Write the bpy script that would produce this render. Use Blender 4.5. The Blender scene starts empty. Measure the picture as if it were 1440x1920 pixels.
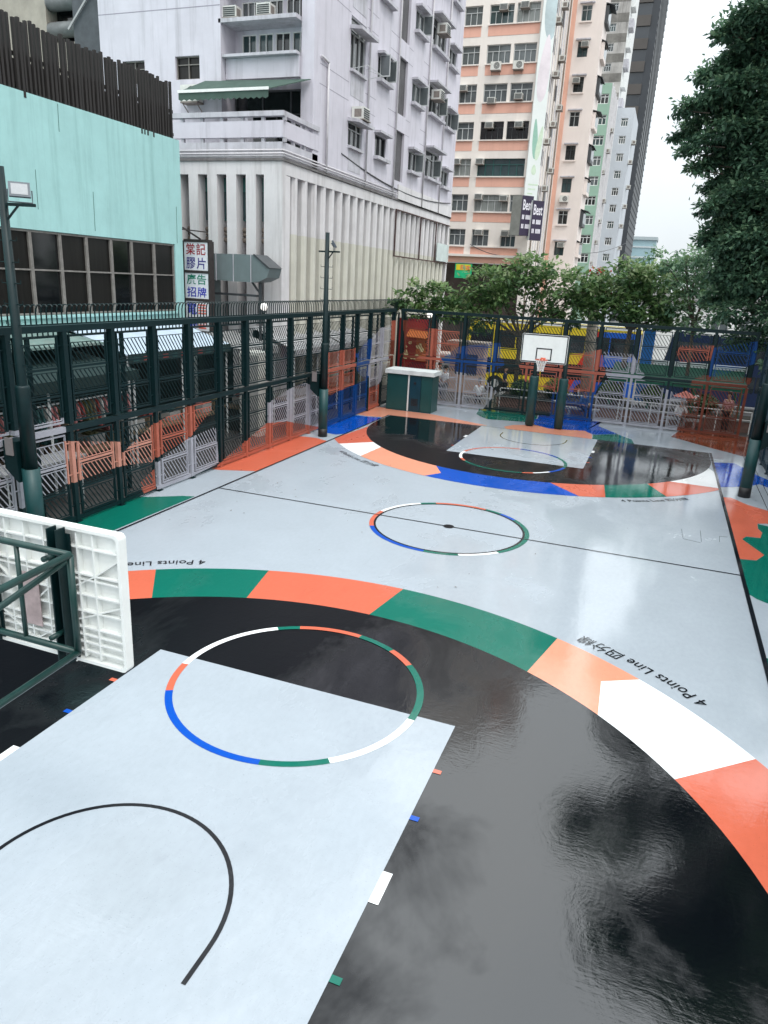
import bpy, math, random
from mathutils import Vector, Matrix, Euler
R = random.Random(7)
rad = math.radians
S = bpy.context.scene
COL = S.collection

# ------------------------------------------------------------------ camera
F_PX, CAM = 1345.22, Vector((4.0739, -15.8266, 5.5336))
ROT = Euler((rad(72.0798), rad(-2.9107), rad(20.8693)), 'XYZ')
RM = ROT.to_matrix()
cd = bpy.data.cameras.new("camera"); co = bpy.data.objects.new("camera", cd); COL.objects.link(co)
co.location = CAM; co.rotation_euler = ROT
cd.sensor_fit = 'VERTICAL'; cd.sensor_height = 36; cd.lens = F_PX / 1920 * 36
cd.clip_start = .05; cd.clip_end = 6000
S.camera = co


def at(u, v, ax, val):
    """world point where the ray of photo pixel (u, v) meets the plane axis=val"""
    d = RM @ Vector(((u - 720) / F_PX, -(v - 960) / F_PX, -1))
    return CAM + d * ((val - CAM[ax]) / d[ax])


def gp(u, v):
    p = at(u, v, 2, 0); return (p.x, p.y)


# ------------------------------------------------------------------ mesh builder
class MB:
    def __init__(s): s.v = []; s.f = []; s.m = []

    def poly(s, pts, m=0):
        n = len(s.v); s.v += [tuple(p) for p in pts]; s.f.append(tuple(range(n, n + len(pts)))); s.m.append(m)

    def hexa(s, p, m=0):       # 8 points: bottom 4 ccw, top 4 ccw
        n = len(s.v); s.v += [tuple(q) for q in p]
        for f in ((3, 2, 1, 0), (4, 5, 6, 7), (0, 1, 5, 4), (1, 2, 6, 5), (2, 3, 7, 6), (3, 0, 4, 7)):
            s.f.append(tuple(n + i for i in f)); s.m.append(m)

    def box(s, a, b, m=0):
        x0, x1 = sorted((a[0], b[0])); y0, y1 = sorted((a[1], b[1])); z0, z1 = sorted((a[2], b[2]))
        s.hexa([(x0, y0, z0), (x1, y0, z0), (x1, y1, z0), (x0, y1, z0), (x0, y0, z1), (x1, y0, z1), (x1, y1, z1), (x0, y1, z1)], m)

    def bar(s, p, q, w, h, m=0, up=(0, 0, 1)):
        p = Vector(p); q = Vector(q); d = (q - p).normalized(); up = Vector(up)
        a = d.cross(up)
        if a.length < 1e-4: a = d.cross(Vector((0, 1, 0)))
        a = a.normalized() * w / 2; b = a.cross(d).normalized() * h / 2
        s.hexa([p - a - b, p + a - b, q + a - b, q - a - b, p - a + b, p + a + b, q + a + b, q - a + b], m)

    def tube(s, pts, r, n=8, m=0, cap=True):
        pts = [Vector(p) for p in pts]; rs = r if isinstance(r, (list, tuple)) else [r] * len(pts)
        rings = []; a = None
        for i, p in enumerate(pts):
            d = (pts[min(i + 1, len(pts) - 1)] - pts[max(i - 1, 0)]).normalized()
            if a is None:
                a = d.cross(Vector((0, 0, 1)))
                if a.length < 1e-3: a = d.cross(Vector((0, 1, 0)))
            a = (a - d * a.dot(d)).normalized(); b = d.cross(a)
            k = len(s.v); rings.append(k)
            for j in range(n):
                t = 2 * math.pi * j / n + math.pi / n
                s.v.append(tuple(p + (a * math.cos(t) + b * math.sin(t)) * rs[i]))
        for k0, k1 in zip(rings, rings[1:]):
            for j in range(n):
                s.f.append((k0 + j, k0 + (j + 1) % n, k1 + (j + 1) % n, k1 + j)); s.m.append(m)
        if cap:
            s.f.append(tuple(rings[0] + j for j in reversed(range(n)))); s.m.append(m)
            s.f.append(tuple(rings[-1] + j for j in range(n))); s.m.append(m)

    def ball(s, c, r, m=0, n=10, k=7, sq=(1, 1, 1), jit=0):
        b = len(s.v)
        for i in range(k + 1):
            t = math.pi * i / k
            for j in range(n):
                f = 2 * math.pi * j / n; q = 1 + (R.uniform(-jit, jit) if jit else 0)
                s.v.append((c[0] + r * q * sq[0] * math.sin(t) * math.cos(f), c[1] + r * q * sq[1] * math.sin(t) * math.sin(f), c[2] + r * q * sq[2] * math.cos(t)))
        for i in range(k):
            for j in range(n):
                s.f.append((b + i * n + j, b + (i + 1) * n + j, b + (i + 1) * n + (j + 1) % n, b + i * n + (j + 1) % n)); s.m.append(m)

    def add(s, vf, m=0, fn=None):
        n = len(s.v)
        s.v += [tuple(fn(v)) if fn else tuple(v) for v in vf[0]]
        for f in vf[1]: s.f.append(tuple(n + i for i in f)); s.m.append(m)

    def build(s, name, mats, parent=None, smooth=False, off=None):
        me = bpy.data.meshes.new(name)
        o = off if off is not None else (ORG.get(parent, Vector((0, 0, 0))) if parent else Vector((0, 0, 0)))
        me.from_pydata([(v[0] - o[0], v[1] - o[1], v[2] - o[2]) for v in s.v], [], s.f)
        if not isinstance(mats, (list, tuple)): mats = [mats]
        for m in mats: me.materials.append(m)
        me.polygons.foreach_set('material_index', s.m)
        if smooth: me.polygons.foreach_set('use_smooth', [True] * len(s.f))
        me.update()
        ob = bpy.data.objects.new(name, me); COL.objects.link(ob)
        if parent: ob.parent = parent
        ORG[ob] = Vector(o)
        return ob


ORG = {}


def thing(name, label, cat, loc=(0, 0, 0), group=None, rz=0):
    o = bpy.data.objects.new(name, None); COL.objects.link(o); o.location = loc; o.rotation_euler = (0, 0, rz)
    o.empty_display_size = .2
    ORG[o] = Vector(loc)
    return tag(o, label, cat, group)


def tag(o, label, cat, group=None):
    o['label'] = label; o['category'] = cat
    if group: o['group'] = group
    return o


def struct(o): o['kind'] = 'structure'; return o


def dup(root, loc, rz=0, label=None, group=None, scale=None):
    r = root.copy(); COL.objects.link(r); r.location = loc; r.rotation_euler = (0, 0, rz)
    if label: r['label'] = label
    if group: r['group'] = group
    if scale: r.scale = scale
    for ch in list(root.children):
        c = ch.copy(); COL.objects.link(c); c.parent = r
        for g in ch.children:
            d = g.copy(); COL.objects.link(d); d.parent = c
    return r


# ------------------------------------------------------------------ text
_tc = {}


def text_vf(s, size=1.0, bold=0.0):
    key = (s, bold)
    if key not in _tc:
        cu = bpy.data.curves.new('t', 'FONT'); cu.body = s; cu.size = 1; cu.offset = bold; cu.resolution_u = 3
        ob = bpy.data.objects.new('t', cu); COL.objects.link(ob)
        dg = bpy.context.evaluated_depsgraph_get()
        me = bpy.data.meshes.new_from_object(ob.evaluated_get(dg))
        vf = ([tuple(v.co) for v in me.vertices], [tuple(p.vertices) for p in me.polygons])
        bpy.data.objects.remove(ob); bpy.data.curves.remove(cu); bpy.data.meshes.remove(me)
        _tc[key] = vf
    vs, fs = _tc[key]
    return ([(x * size, y * size, z) for x, y, z in vs], fs)


def fit_text(mb, s, org, ux, uz, w, h, m=0, bold=0.0, n=None):
    """fit text s in a rectangle w x h at org (lower left) along unit vectors ux, uz"""
    vs, fs = text_vf(s, 1, bold)
    if not vs: return
    x0 = min(v[0] for v in vs); x1 = max(v[0] for v in vs); y0 = min(v[1] for v in vs); y1 = max(v[1] for v in vs)
    org = Vector(org); ux = Vector(ux); uz = Vector(uz)
    mb.add((vs, fs), m, lambda v: org + ux * ((v[0] - x0) / (x1 - x0) * w) + uz * ((v[1] - y0) / (y1 - y0) * h))


# ------------------------------------------------------------------ materials
def nt(m): m.use_nodes = True; t = m.node_tree; return t, t.nodes, t.links, t.nodes['Principled BSDF']


def mat(name, c, rough=.6, var=.12, scale=3., streak=0., bump=0., metal=0., spec=.5, stretch=(1, 1, 1), dirt=(.25, .24, .22), alpha=1, bscale=None, hi=None):
    m = bpy.data.materials.new(name); t, N, L, b = nt(m)
    g = N.new('ShaderNodeNewGeometry'); mp = N.new('ShaderNodeMapping'); mp.inputs['Scale'].default_value = stretch
    L.new(g.outputs['Position'], mp.inputs['Vector'])
    n = N.new('ShaderNodeTexNoise'); n.inputs['Scale'].default_value = scale; n.inputs['Detail'].default_value = 6; n.inputs['Roughness'].default_value = .65
    L.new(mp.outputs[0], n.inputs['Vector'])
    rp = N.new('ShaderNodeMapRange'); rp.inputs[1].default_value = .25; rp.inputs[2].default_value = .75
    rp.inputs[3].default_value = 1 - var; rp.inputs[4].default_value = 1 + var
    L.new(n.outputs['Fac'], rp.inputs[0])
    mx = N.new('ShaderNodeMix'); mx.data_type = 'RGBA'; mx.blend_type = 'MULTIPLY'; mx.inputs[0].default_value = 1
    mx.inputs[6].default_value = (*c, 1); L.new(rp.outputs[0], mx.inputs[7])
    out = mx.outputs[2]
    if streak:
        mp2 = N.new('ShaderNodeMapping'); mp2.inputs['Scale'].default_value = (2.2, 2.2, .13)
        L.new(g.outputs['Position'], mp2.inputs['Vector'])
        n2 = N.new('ShaderNodeTexNoise'); n2.inputs['Scale'].default_value = 1.3; n2.inputs['Detail'].default_value = 7; n2.inputs['Roughness'].default_value = .7
        L.new(mp2.outputs[0], n2.inputs['Vector'])
        r2 = N.new('ShaderNodeMapRange'); r2.inputs[1].default_value = .5; r2.inputs[2].default_value = .78; r2.inputs[3].default_value = 0; r2.inputs[4].default_value = streak
        L.new(n2.outputs['Fac'], r2.inputs[0])
        m2 = N.new('ShaderNodeMix'); m2.data_type = 'RGBA'; L.new(r2.outputs[0], m2.inputs[0]); L.new(out, m2.inputs[6]); m2.inputs[7].default_value = (*dirt, 1)
        out = m2.outputs[2]
    L.new(out, b.inputs['Base Color'])
    b.inputs['Roughness'].default_value = rough; b.inputs['Metallic'].default_value = metal; b.inputs['Specular IOR Level'].default_value = spec
    if bump:
        bp = N.new('ShaderNodeBump'); bp.inputs['Strength'].default_value = bump; bp.inputs['Distance'].default_value = .02
        n3 = N.new('ShaderNodeTexNoise'); n3.inputs['Scale'].default_value = bscale or scale * 6; n3.inputs['Detail'].default_value = 5
        L.new(mp.outputs[0], n3.inputs['Vector']); L.new(n3.outputs['Fac'], bp.inputs['Height']); L.new(bp.outputs[0], b.inputs['Normal'])
    return m


def glass(name, c, rough=.08, spec=.8):
    m = mat(name, c, rough, .35, .9, spec=spec); return m


# wet acrylic court paint: colour, puddle dependent roughness, fine ripples
WG = bpy.data.node_groups.new('wet_paint', 'ShaderNodeTree')
WG.interface.new_socket('Rough', in_out='OUTPUT', socket_type='NodeSocketFloat')
WG.interface.new_socket('Normal', in_out='OUTPUT', socket_type='NodeSocketVector')
WG.interface.new_socket('Tint', in_out='OUTPUT', socket_type='NodeSocketFloat')
_n = WG.nodes; _l = WG.links; go = _n.new('NodeGroupOutput'); ge = _n.new('ShaderNodeNewGeometry')


def _noise(scale, detail, stretch, dist=0.):
    mp = _n.new('ShaderNodeMapping'); mp.inputs['Scale'].default_value = stretch; _l.new(ge.outputs['Position'], mp.inputs[0])
    a = _n.new('ShaderNodeTexNoise'); a.inputs['Scale'].default_value = scale; a.inputs['Detail'].default_value = detail
    a.inputs['Roughness'].default_value = .6; a.inputs['Distortion'].default_value = dist; _l.new(mp.outputs[0], a.inputs['Vector']); return a.outputs['Fac']


def _mr(src, a, b, c, d):
    r = _n.new('ShaderNodeMapRange'); r.inputs[1].default_value = a; r.inputs[2].default_value = b; r.inputs[3].default_value = c; r.inputs[4].default_value = d
    _l.new(src, r.inputs[0]); return r.outputs[0]


go_spec = WG.interface.new_socket('Spec', in_out='OUTPUT', socket_type='NodeSocketFloat')
_sx = _n.new('ShaderNodeSeparateXYZ'); _l.new(ge.outputs['Position'], _sx.inputs[0])


def _ma(op, a, b):
    m = _n.new('ShaderNodeMath'); m.operation = op
    for i, q in enumerate((a, b)):
        if isinstance(q, (int, float)): m.inputs[i].default_value = q
        else: _l.new(q, m.inputs[i])
    return m.outputs[0]


# standing water: more on the right-hand side and at the far end
_n1 = _noise(.42, 6, (1, .7, 1), .5)
_bias = _ma('MAXIMUM', _mr(_sx.outputs['X'], -1.5, 3.0, -.16, .075), _mr(_sx.outputs['Y'], 7.0, 11.0, -.2, .10))
_wet = _ma('ADD', _n1, _bias)
_l.new(_mr(_wet, .44, .54, .30, .028), go.inputs['Rough'])
_l.new(_mr(_wet, .38, .54, .16, 1.0), go.inputs['Spec'])
_rip = _noise(42, 4, (1, 1, 1)); _big = _noise(2.4, 4, (1, .6, 1), .8); _edge = _noise(9, 5, (1, .5, 1), 1.0)
_st = _noise(16, 5, (.35, 1.6, 1), .4)
_h = _ma('ADD', _ma('MULTIPLY', _big, 2.2), _ma('ADD', _ma('MULTIPLY', _edge, .38), _ma('ADD', _ma('MULTIPLY', _rip, .22), _ma('MULTIPLY', _st, .62))))
_bp = _n.new('ShaderNodeBump'); _bp.inputs['Distance'].default_value = .0022; _l.new(_h, _bp.inputs['Height'])
_l.new(_mr(_wet, .44, .6, .7, .45), _bp.inputs['Strength'])
_l.new(_bp.outputs[0], go.inputs['Normal'])
_t1 = _noise(.9, 8, (1, 1, 1)); _t2 = _noise(14, 6, (1, .5, 1))
_ml = _n.new('ShaderNodeMath'); _ml.operation = 'MULTIPLY'; _l.new(_mr(_t1, .3, .7, .955, 1.03), _ml.inputs[0]); _l.new(_mr(_t2, .3, .7, .96, 1.03), _ml.inputs[1])
_sp = _noise(60, 2, (1, 1, 1)); _sc = _noise(2.6, 8, (1.0, .25, 1), 1.5)
_l.new(_ma('MULTIPLY', _ma('MULTIPLY', _ml.outputs[0], _mr(_sp, .66, .72, 1, .78)), _mr(_sc, .64, .78, 1, .9)), go.inputs['Tint'])


def wet(name, c, ior=1.7, spec=1.0):
    m = bpy.data.materials.new(name); t, N, L, b = nt(m)
    g = N.new('ShaderNodeGroup'); g.node_tree = WG
    mx = N.new('ShaderNodeMix'); mx.data_type = 'RGBA'; mx.blend_type = 'MULTIPLY'; mx.inputs[0].default_value = 1; mx.inputs[6].default_value = (*c, 1)
    L.new(g.outputs['Tint'], mx.inputs[7]); L.new(mx.outputs[2], b.inputs['Base Color'])
    L.new(g.outputs['Rough'], b.inputs['Roughness']); sm = N.new('ShaderNodeMath'); sm.operation = 'MULTIPLY'; sm.inputs[1].default_value = .5 * spec; L.new(g.outputs['Spec'], sm.inputs[0]); L.new(sm.outputs[0], b.inputs['Specular IOR Level']); L.new(g.outputs['Normal'], b.inputs['Normal'])
    b.inputs['IOR'].default_value = ior
    return m


C_GREY, C_BLACK, C_GREEN = (.355, .396, .438), (.002, .0026, .0045), (.002, .13, .092)
C_ORANGE, C_PEACH, C_BLUE, C_WHITE = (.56, .125, .07), (.70, .29, .185), (.001, .07, .42), (.80, .82, .82)
W = {'grey': wet('court_grey', C_GREY), 'black': wet('court_black', C_BLACK, 1.82), 'green': wet('court_green', C_GREEN), 'orange': wet('court_orange', C_ORANGE),
     'peach': wet('court_peach', C_PEACH), 'blue': wet('court_blue', C_BLUE), 'white': wet('court_white', C_WHITE), 'brown': wet('court_brown', (.23, .058, .028)),
     'grey2': wet('court_edge_grey', (.33, .36, .39)), 'line': wet('court_line', (.006, .007, .01))}
WK = list(W); WM = [W[k] for k in WK]; WI = {k: i for i, k in enumerate(WK)}

# ------------------------------------------------------------------ world + sun
S.render.engine = 'CYCLES'
S.view_settings.view_transform = 'Standard'; S.view_settings.look = 'None'; S.view_settings.exposure = 0; S.view_settings.gamma = 1
w = bpy.data.worlds.new("World"); S.world = w; w.use_nodes = True
N = w.node_tree.nodes; L = w.node_tree.links; bg = N['Background']
SUN_EL, SUN_AZ = rad(58), rad(128)      # azimuth from +Y towards +X
sky = N.new('ShaderNodeTexSky'); sky.sky_type = 'NISHITA'; sky.sun_disc = False; sky.sun_elevation = SUN_EL; sky.sun_rotation = SUN_AZ
sky.air_density = 1.5; sky.dust_density = 4
tc = N.new('ShaderNodeTexCoord'); nz = N.new('ShaderNodeTexNoise'); nz.inputs['Scale'].default_value = 2.2; nz.inputs['Detail'].default_value = 6
L.new(tc.outputs['Generated'], nz.inputs['Vector'])
cr = N.new('ShaderNodeValToRGB'); cr.color_ramp.elements[0].position = .3; cr.color_ramp.elements[0].color = (15.6, 17, 18, 1)
cr.color_ramp.elements[1].position = .7; cr.color_ramp.elements[1].color = (20, 20.8, 21, 1)
L.new(nz.outputs['Fac'], cr.inputs[0])
sz = N.new('ShaderNodeSeparateXYZ'); L.new(tc.outputs['Generated'], sz.inputs[0])
zr_ = N.new('ShaderNodeMapRange'); zr_.inputs[1].default_value = 0; zr_.inputs[2].default_value = 1; zr_.inputs[3].default_value = .50; zr_.inputs[4].default_value = 1.6; L.new(sz.outputs['Z'], zr_.inputs[0])
zm = N.new('ShaderNodeMix'); zm.data_type = 'RGBA'; zm.blend_type = 'MULTIPLY'; zm.inputs[0].default_value = 1; L.new(cr.outputs[0], zm.inputs[6]); L.new(zr_.outputs[0], zm.inputs[7])
mx = N.new('ShaderNodeMix'); mx.data_type = 'RGBA'; mx.inputs[0].default_value = .9
L.new(sky.outputs[0], mx.inputs[6]); L.new(zm.outputs[2], mx.inputs[7]); L.new(mx.outputs[2], bg.inputs['Color'])
bg.inputs['Strength'].default_value = .1
sl = bpy.data.lights.new('sun', 'SUN'); sl.energy = 1.2; sl.angle = rad(14); sl.color = (1, .96, .9)
so = bpy.data.objects.new('sun', sl); COL.objects.link(so)
sd = Vector((math.sin(SUN_AZ) * math.cos(SUN_EL), math.cos(SUN_AZ) * math.cos(SUN_EL), math.sin(SUN_EL)))
so.rotation_euler = sd.to_track_quat('Z', 'Y').to_euler()

# ------------------------------------------------------------------ ground and court
Z0 = -.7       # street level
asphalt = mat('asphalt', (.055, .055, .058), .5, .25, 1.2, bump=.3)
paving = mat('paving', (.075, .072, .07), .4, .25, 2.5, bump=.2)
concrete = mat('concrete', (.33, .33, .32), .7, .2, 1.5, streak=.5, bump=.2)
mb = MB(); mb.poly([(-3000, -3000, Z0 - .01), (3000, -3000, Z0 - .01), (3000, 3000, Z0 - .01), (-3000, 3000, Z0 - .01)]); struct(mb.build('ground', mat('ground_mat', (.09, .09, .088), .7, .3, .3)))
mb = MB(); mb.poly([(-40, 23.5, Z0), (60, 23.5, Z0), (60, 48, Z0), (-40, 48, Z0)]); mb.poly([(-2.5, 48, Z0), (14, 48, Z0), (14, 900, Z0), (-2.5, 900, Z0)]); struct(mb.build('road', asphalt))
mb = MB()
for i in range(24): mb.box((-40 + i * 4, 33.9, Z0 + .002), (-38 + i * 4, 34.05, Z0 + .006))
struct(mb.build('lane_marking', mat('road_white', (.7, .7, .68), .6)))
mb = MB(); mb.box((-16, -24, Z0), (-7.9, 23.2, -.06)); struct(mb.build('alley_pavement', paving))
mb = MB(); mb.box((-7.88, 17.66, Z0), (20, 23.2, -.05)); struct(mb.build('pavement', paving))
mb = MB(); mb.box((-16, 23.22, Z0), (20, 23.5, -.35)); mb.box((-40, 48.02, Z0), (-2.5, 48.3, Z0 + .14)); struct(mb.build('kerb', concrete))
mb = MB(); mb.box((8.9, -24, Z0), (26, 17.64, -.1)); struct(mb.build('garden_ground', mat('soil', (.05, .045, .035), .9, .4, 3)))

BX0, BX1, BY0, BY1 = -7.86, 8.86, -20, 17.64
mb = MB(); mb.box((BX0, BY0, Z0), (BX1, BY1, 0)); struct(mb.build('court_floor', W['grey']))
HW, KW, FT, BL, HY, RI, RO = 6.42, 2.325, 7.82, 13.09, 11.62, 6.36, 7.66


def clip(poly, x=None, sgn=1, lim=HW):
    out = []
    for (a, b) in zip(poly, poly[1:] + poly[:1]):
        ia = sgn * a[0] <= lim; ib = sgn * b[0] <= lim
        if ia: out.append(a)
        if ia != ib:
            t = (sgn * lim - a[0]) / (b[0] - a[0]); out.append((sgn * lim, a[1] + t * (b[1] - a[1])))
    return out


def sheet(mb, pts, z, k):
    # orient upwards
    A = sum(a[0] * b[1] - b[0] * a[1] for a, b in zip(pts, pts[1:] + pts[:1]))
    if A < 0: pts = pts[::-1]
    mb.poly([(x, y, z) for x, y in pts], WI[k])


def arc(cx, cy, r, a0, a1, n=40):
    return [(cx + r * math.cos(a0 + (a1 - a0) * i / n), cy + r * math.sin(a0 + (a1 - a0) * i / n)) for i in range(n + 1)]


def strip(mb, a, b, z, k):      # two polylines of the same length
    for i in range(len(a) - 1): sheet(mb, [a[i], a[i + 1], b[i + 1], b[i]], z, k)


# side patches painted on the run-off
LS, RS, FB, BB, RF = -HW, HW, BX0 + .02, BY1 - .02, BX1 - .02
pt = MB()
P = lambda *q: [gp(*a) for a in q]
zz = .004
sheet(pt, [(FB, -9), (LS, -9), gp(205, 998), gp(365, 931), gp(343, 930), gp(278, 932), (FB, gp(270, 935)[1])], zz, 'green')
g0 = gp(410, 881); g1 = gp(478, 883)
sheet(pt, [(FB, g0[1] - .05), g0, (LS, g1[1]), (LS, gp(610, 827)[1]), (-7.0, gp(569, 818)[1]), (FB, gp(560, 818)[1])], zz, 'orange')
sheet(pt, [(FB, gp(607, 806)[1]), gp(614, 812), gp(630, 815), (LS, gp(659, 814)[1]), (LS, gp(715, 783)[1]), gp(685, 781), (FB, gp(680, 780)[1])], zz, 'blue')
BLN = BL + .02
sheet(pt, [(FB, gp(684, 778)[1]), gp(686, 780), (LS, gp(716, 782)[1] + .02), (LS, BLN), (-4, BLN), (-2.5, BLN), gp(914, 798), gp(808, 776.5), gp(735, 768), (-6.9, 14.9), (FB, 14.6)], zz, 'peach')
sheet(pt, [(-1.3, BLN), (2.1, BLN), gp(1110, 815), gp(1097, 808), gp(1032, 804), gp(1004, 797), gp(962, 797), gp(945, 800)], zz, 'peach')
sheet(pt, [(gp(895, 768)[0], BB), gp(893, 776), gp(903, 782), gp(914, 786), gp(983, 791), gp(1005, 786), (gp(1011, 775)[0], BB)], zz, 'green')
sheet(pt, [(gp(1013, 775)[0], BB), gp(1008, 785), gp(985, 792), gp(1004, 797), gp(1032, 804), gp(1097, 808), gp(1112, 815), gp(1158, 814), gp(1122, 799), gp(1128, 788), (gp(1130, 785)[0] + .1, BB)], zz, 'blue')
sheet(pt, [(2.12, BLN), gp(1112, 815.5), gp(1158, 814.5), gp(1184, 824), (3.7, BLN)], zz, 'green')
sheet(pt, [(gp(1285, 800)[0], BB), gp(1276, 806), gp(1258, 819), gp(1333, 840), gp(1394, 856), (RF, 14.3), (RF, BB)], zz, 'brown')
sheet(pt, [(RS, gp(1335, 867)[1]), gp(1377, 869), gp(1389, 875), gp(1423, 893), (RF, 8.2), (RF, 7.2), gp(1423, 908), gp(1400, 913), (RS, gp(1352, 914)[1])], zz, 'blue')
sheet(pt, [(RS, gp(1351, 932)[1]), gp(1370, 933), gp(1402, 947), gp(1440, 958), (RF, 4.2), (RF, 3.6), gp(1437, 982), gp(1420, 982), gp(1421, 992), gp(1429, 999), gp(1426, 1009), gp(1399, 1006), gp(1391, 1011), gp(1433, 1041), gp(1418, 1051), (RS, gp(1378, 1047)[1])], zz, 'orange')
sheet(pt, [(RS, gp(1378, 1047)[1] - .01), gp(1418, 1051.5), gp(1433.5, 1041), gp(1391.5, 1011), gp(1399, 1006.5), gp(1426, 1009.5), gp(1429.5, 999), gp(1421.5, 992), gp(1420.5, 982.5), (RF, 3.55), (RF, -2.2), gp(1440, 1132), gp(1420, 1124), (RS, gp(1394, 1111)[1])], zz, 'green')
sheet(pt, [(RS, gp(1424, 1231)[1]), (7.6, -4.2), (RF, -4.3), (RF, -8), (RS, -7.4)], zz, 'green')
sheet(pt, [(RS, -7.42), (RF, -8.02), (RF, -19), (RS, -19)], zz, 'grey2')
struct(pt.build('painted_patches', WM))

mk = MB()
for sg in (1, -1):
    c = sg * HY
    # black inside the three point line, then the coloured band around it
    a = [(x, y) for x, y in arc(0, c, RI, 0, -sg * math.pi, 72)]
    sheet(mk, a + [(-RI, sg * BL), (RI, sg * BL)], .006, 'black')
    sheet(mk, [(-KW, sg * BL), (KW, sg * BL), (KW, sg * FT), (-KW, sg * FT)], .010, 'grey')


def band(sg, bounds, cols):
    c = sg * HY
    def ang(p): return math.atan2(p[1] - c, p[0])
    for (b0, b1), col in zip(zip(bounds, bounds[1:]), cols):
        p0 = P(*b0); p1 = P(*b1)
        i0, o0 = ang(p0[0]), ang(p0[-1]); i1, o1 = ang(p1[0]), ang(p1[-1])
        pts = [(RI * math.cos(i0), c + RI * math.sin(i0))] + p0[1:-1] + arc(0, c, RO, o0, o1, 24) + p1[1:-1][::-1] + arc(0, c, RI, i1, i0, 24)[:-1]
        pts = clip(clip(pts, sgn=1), sgn=-1)
        sheet(mk, pts, .005, col)


# far band, left to right; near band, left to right
band(1, [[(690, 799), (622, 822)], [(704, 829), (638, 832)], [(719, 838), (687, 854)], [(819, 873), (827, 887), (800, 891)], [(1031, 905), (1087, 932)], [(1138, 913), (1138, 935)], [(1223, 911), (1263, 937)], [(1263, 905), (1345, 914)], [(1333, 879), (1350, 905)]],
     ['orange', 'white', 'peach', 'blue', 'orange', 'green', 'orange', 'white'])
band(-1, [[(-90, 1200), (-100, 1150)], [(40, 1148), (60, 1098)], [(285, 1119), (293, 1063)], [(462, 1122), (505, 1068)], [(692, 1153), (757, 1104)], [(982, 1263), (1040, 1200)], [(1112, 1344), (1127, 1278), (1193, 1277)], [(1258, 1463), (1420, 1423)], [(1445, 1690), (1660, 1700)]],
     ['green', 'orange', 'green', 'orange', 'green', 'peach', 'white', 'orange'])
# rings
def ring(cx, cy, r0, r1, z, seq):
    an = [math.atan2(gp(*q)[1] - cy, gp(*q)[0] - cx) for q, _ in seq]
    for i, (q, k) in enumerate(seq):
        a0 = an[i]; a1 = an[(i + 1) % len(an)]
        while a1 > a0: a1 -= 2 * math.pi
        n = max(3, int((a0 - a1) * 20)); strip(mk, arc(cx, cy, r0, a0, a1, n), arc(cx, cy, r1, a0, a1, n), z, k)


ring(0, 0, 1.8, 1.905, .006, [((789, 944.5), 'green'), ((817, 943), 'orange'), ((910, 956), 'green'), ((936, 965), 'blue'), ((959, 976), 'green'), ((931, 1035), 'white'), ((858, 1037.5), 'green'), ((797, 1030), 'blue'), ((702, 986), 'orange'), ((718, 959), 'white')])
ring(0, -FT, 1.7, 1.8, .014, [((519, 1174), 'green'), ((563, 1171), 'orange'), ((680, 1191), 'green'), ((737, 1220), 'orange'), ((771, 1248), 'green'), ((778, 1353), 'white'), ((619, 1433), 'green'), ((485, 1433), 'blue'), ((309, 1296), 'orange'), ((343, 1245), 'white')])
ring(0, FT, 1.7, 1.8, .014, [((867, 846), 'orange'), ((975, 843), 'blue'), ((1040, 859), 'green'), ((1057, 878), 'blue'), ((1034, 887), 'white'), ((1002, 889), 'orange'), ((980, 889), 'green'), ((868, 864), 'orange'), ((864, 859), 'white')])
strip(mk, arc(0, 0, 1.75, 0, 2 * math.pi, 120), arc(0, 0, 1.8, 0, 2 * math.pi, 120), .007, 'line')
sheet(mk, arc(0, 0, .13, 0, 2 * math.pi, 20)[:-1], .011, 'line')
rect = lambda x0, y0, x1, y1, z, k: sheet(mk, [(x0, y0), (x1, y0), (x1, y1), (x0, y1)], z, k)
rect(-HW, -.022, HW, .022, .009, 'line')
rect(-HW - .03, -BL, -HW + .03, BL, .013, 'line'); rect(HW - .04, -BL, HW + .04, BL, .013, 'line')
rect(-HW, BL - .012, HW, BL + .012, .015, 'line'); rect(-HW, -BL - .025, HW, -BL + .025, .015, 'line')
for sg in (1, -1):
    c = sg * 11.87; a0, a1 = (0, -math.pi) if sg > 0 else (0, math.pi)
    strip(mk, arc(0, c, 1.23, a0, a1, 40), arc(0, c, 1.275, a0, a1, 40), .013, 'line')
    for s in (-1, 1): rect(s * 1.23, c, s * 1.275, c + sg * .36, .013, 'line')
    for s in (-1, 1):
        for ya, yb_, k in ((8.77, 8.84, 'orange'), (9.62, 9.69, 'blue'), (10.47, 10.87, 'white'), (11.67, 11.74, 'green')):
            rect(s * KW, sg * ya, s * (KW + .1), sg * yb_, .011, k)
struct(mk.build('court_markings', WM))


def arc_text(sg, u0, v0, u1, v1, s, dr):
    """lettering along the outside of the band, from pixel 0 (first character) to pixel 1"""
    c = sg * HY; mbt = MB(); vf = text_vf(s)
    x0 = min(v[0] for v in vf[0]); x1 = max(v[0] for v in vf[0])
    a = [math.atan2(gp(*q)[1] - c, gp(*q)[0]) for q in ((u0, v0), (u1, v1))]
    sz = (a[1] - a[0]) * dr / (x1 - x0)
    n = abs(sz)
    def fn(v):
        t = a[0] + (v[0] - x0) / (x1 - x0) * (a[1] - a[0]); r = dr - v[1] * n * 1.1
        return (r * math.cos(t), c + r * math.sin(t), .012)
    mbt.add(vf, 0, fn); return mbt


TXT = "4 Points Line 四分線"
for i, (sg, a, b, dr) in enumerate(((-1, (1306, 1328), (1075, 1203), 8.08), (-1, (386, 1052), (140, 1058), 8.08), (1, (642, 846), (719, 872), 8.08), (1, (1165, 940), (1300, 940), 8.08))):
    struct(arc_text(sg, *a, *b, TXT, dr).build('court_lettering', W['line']))
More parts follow.
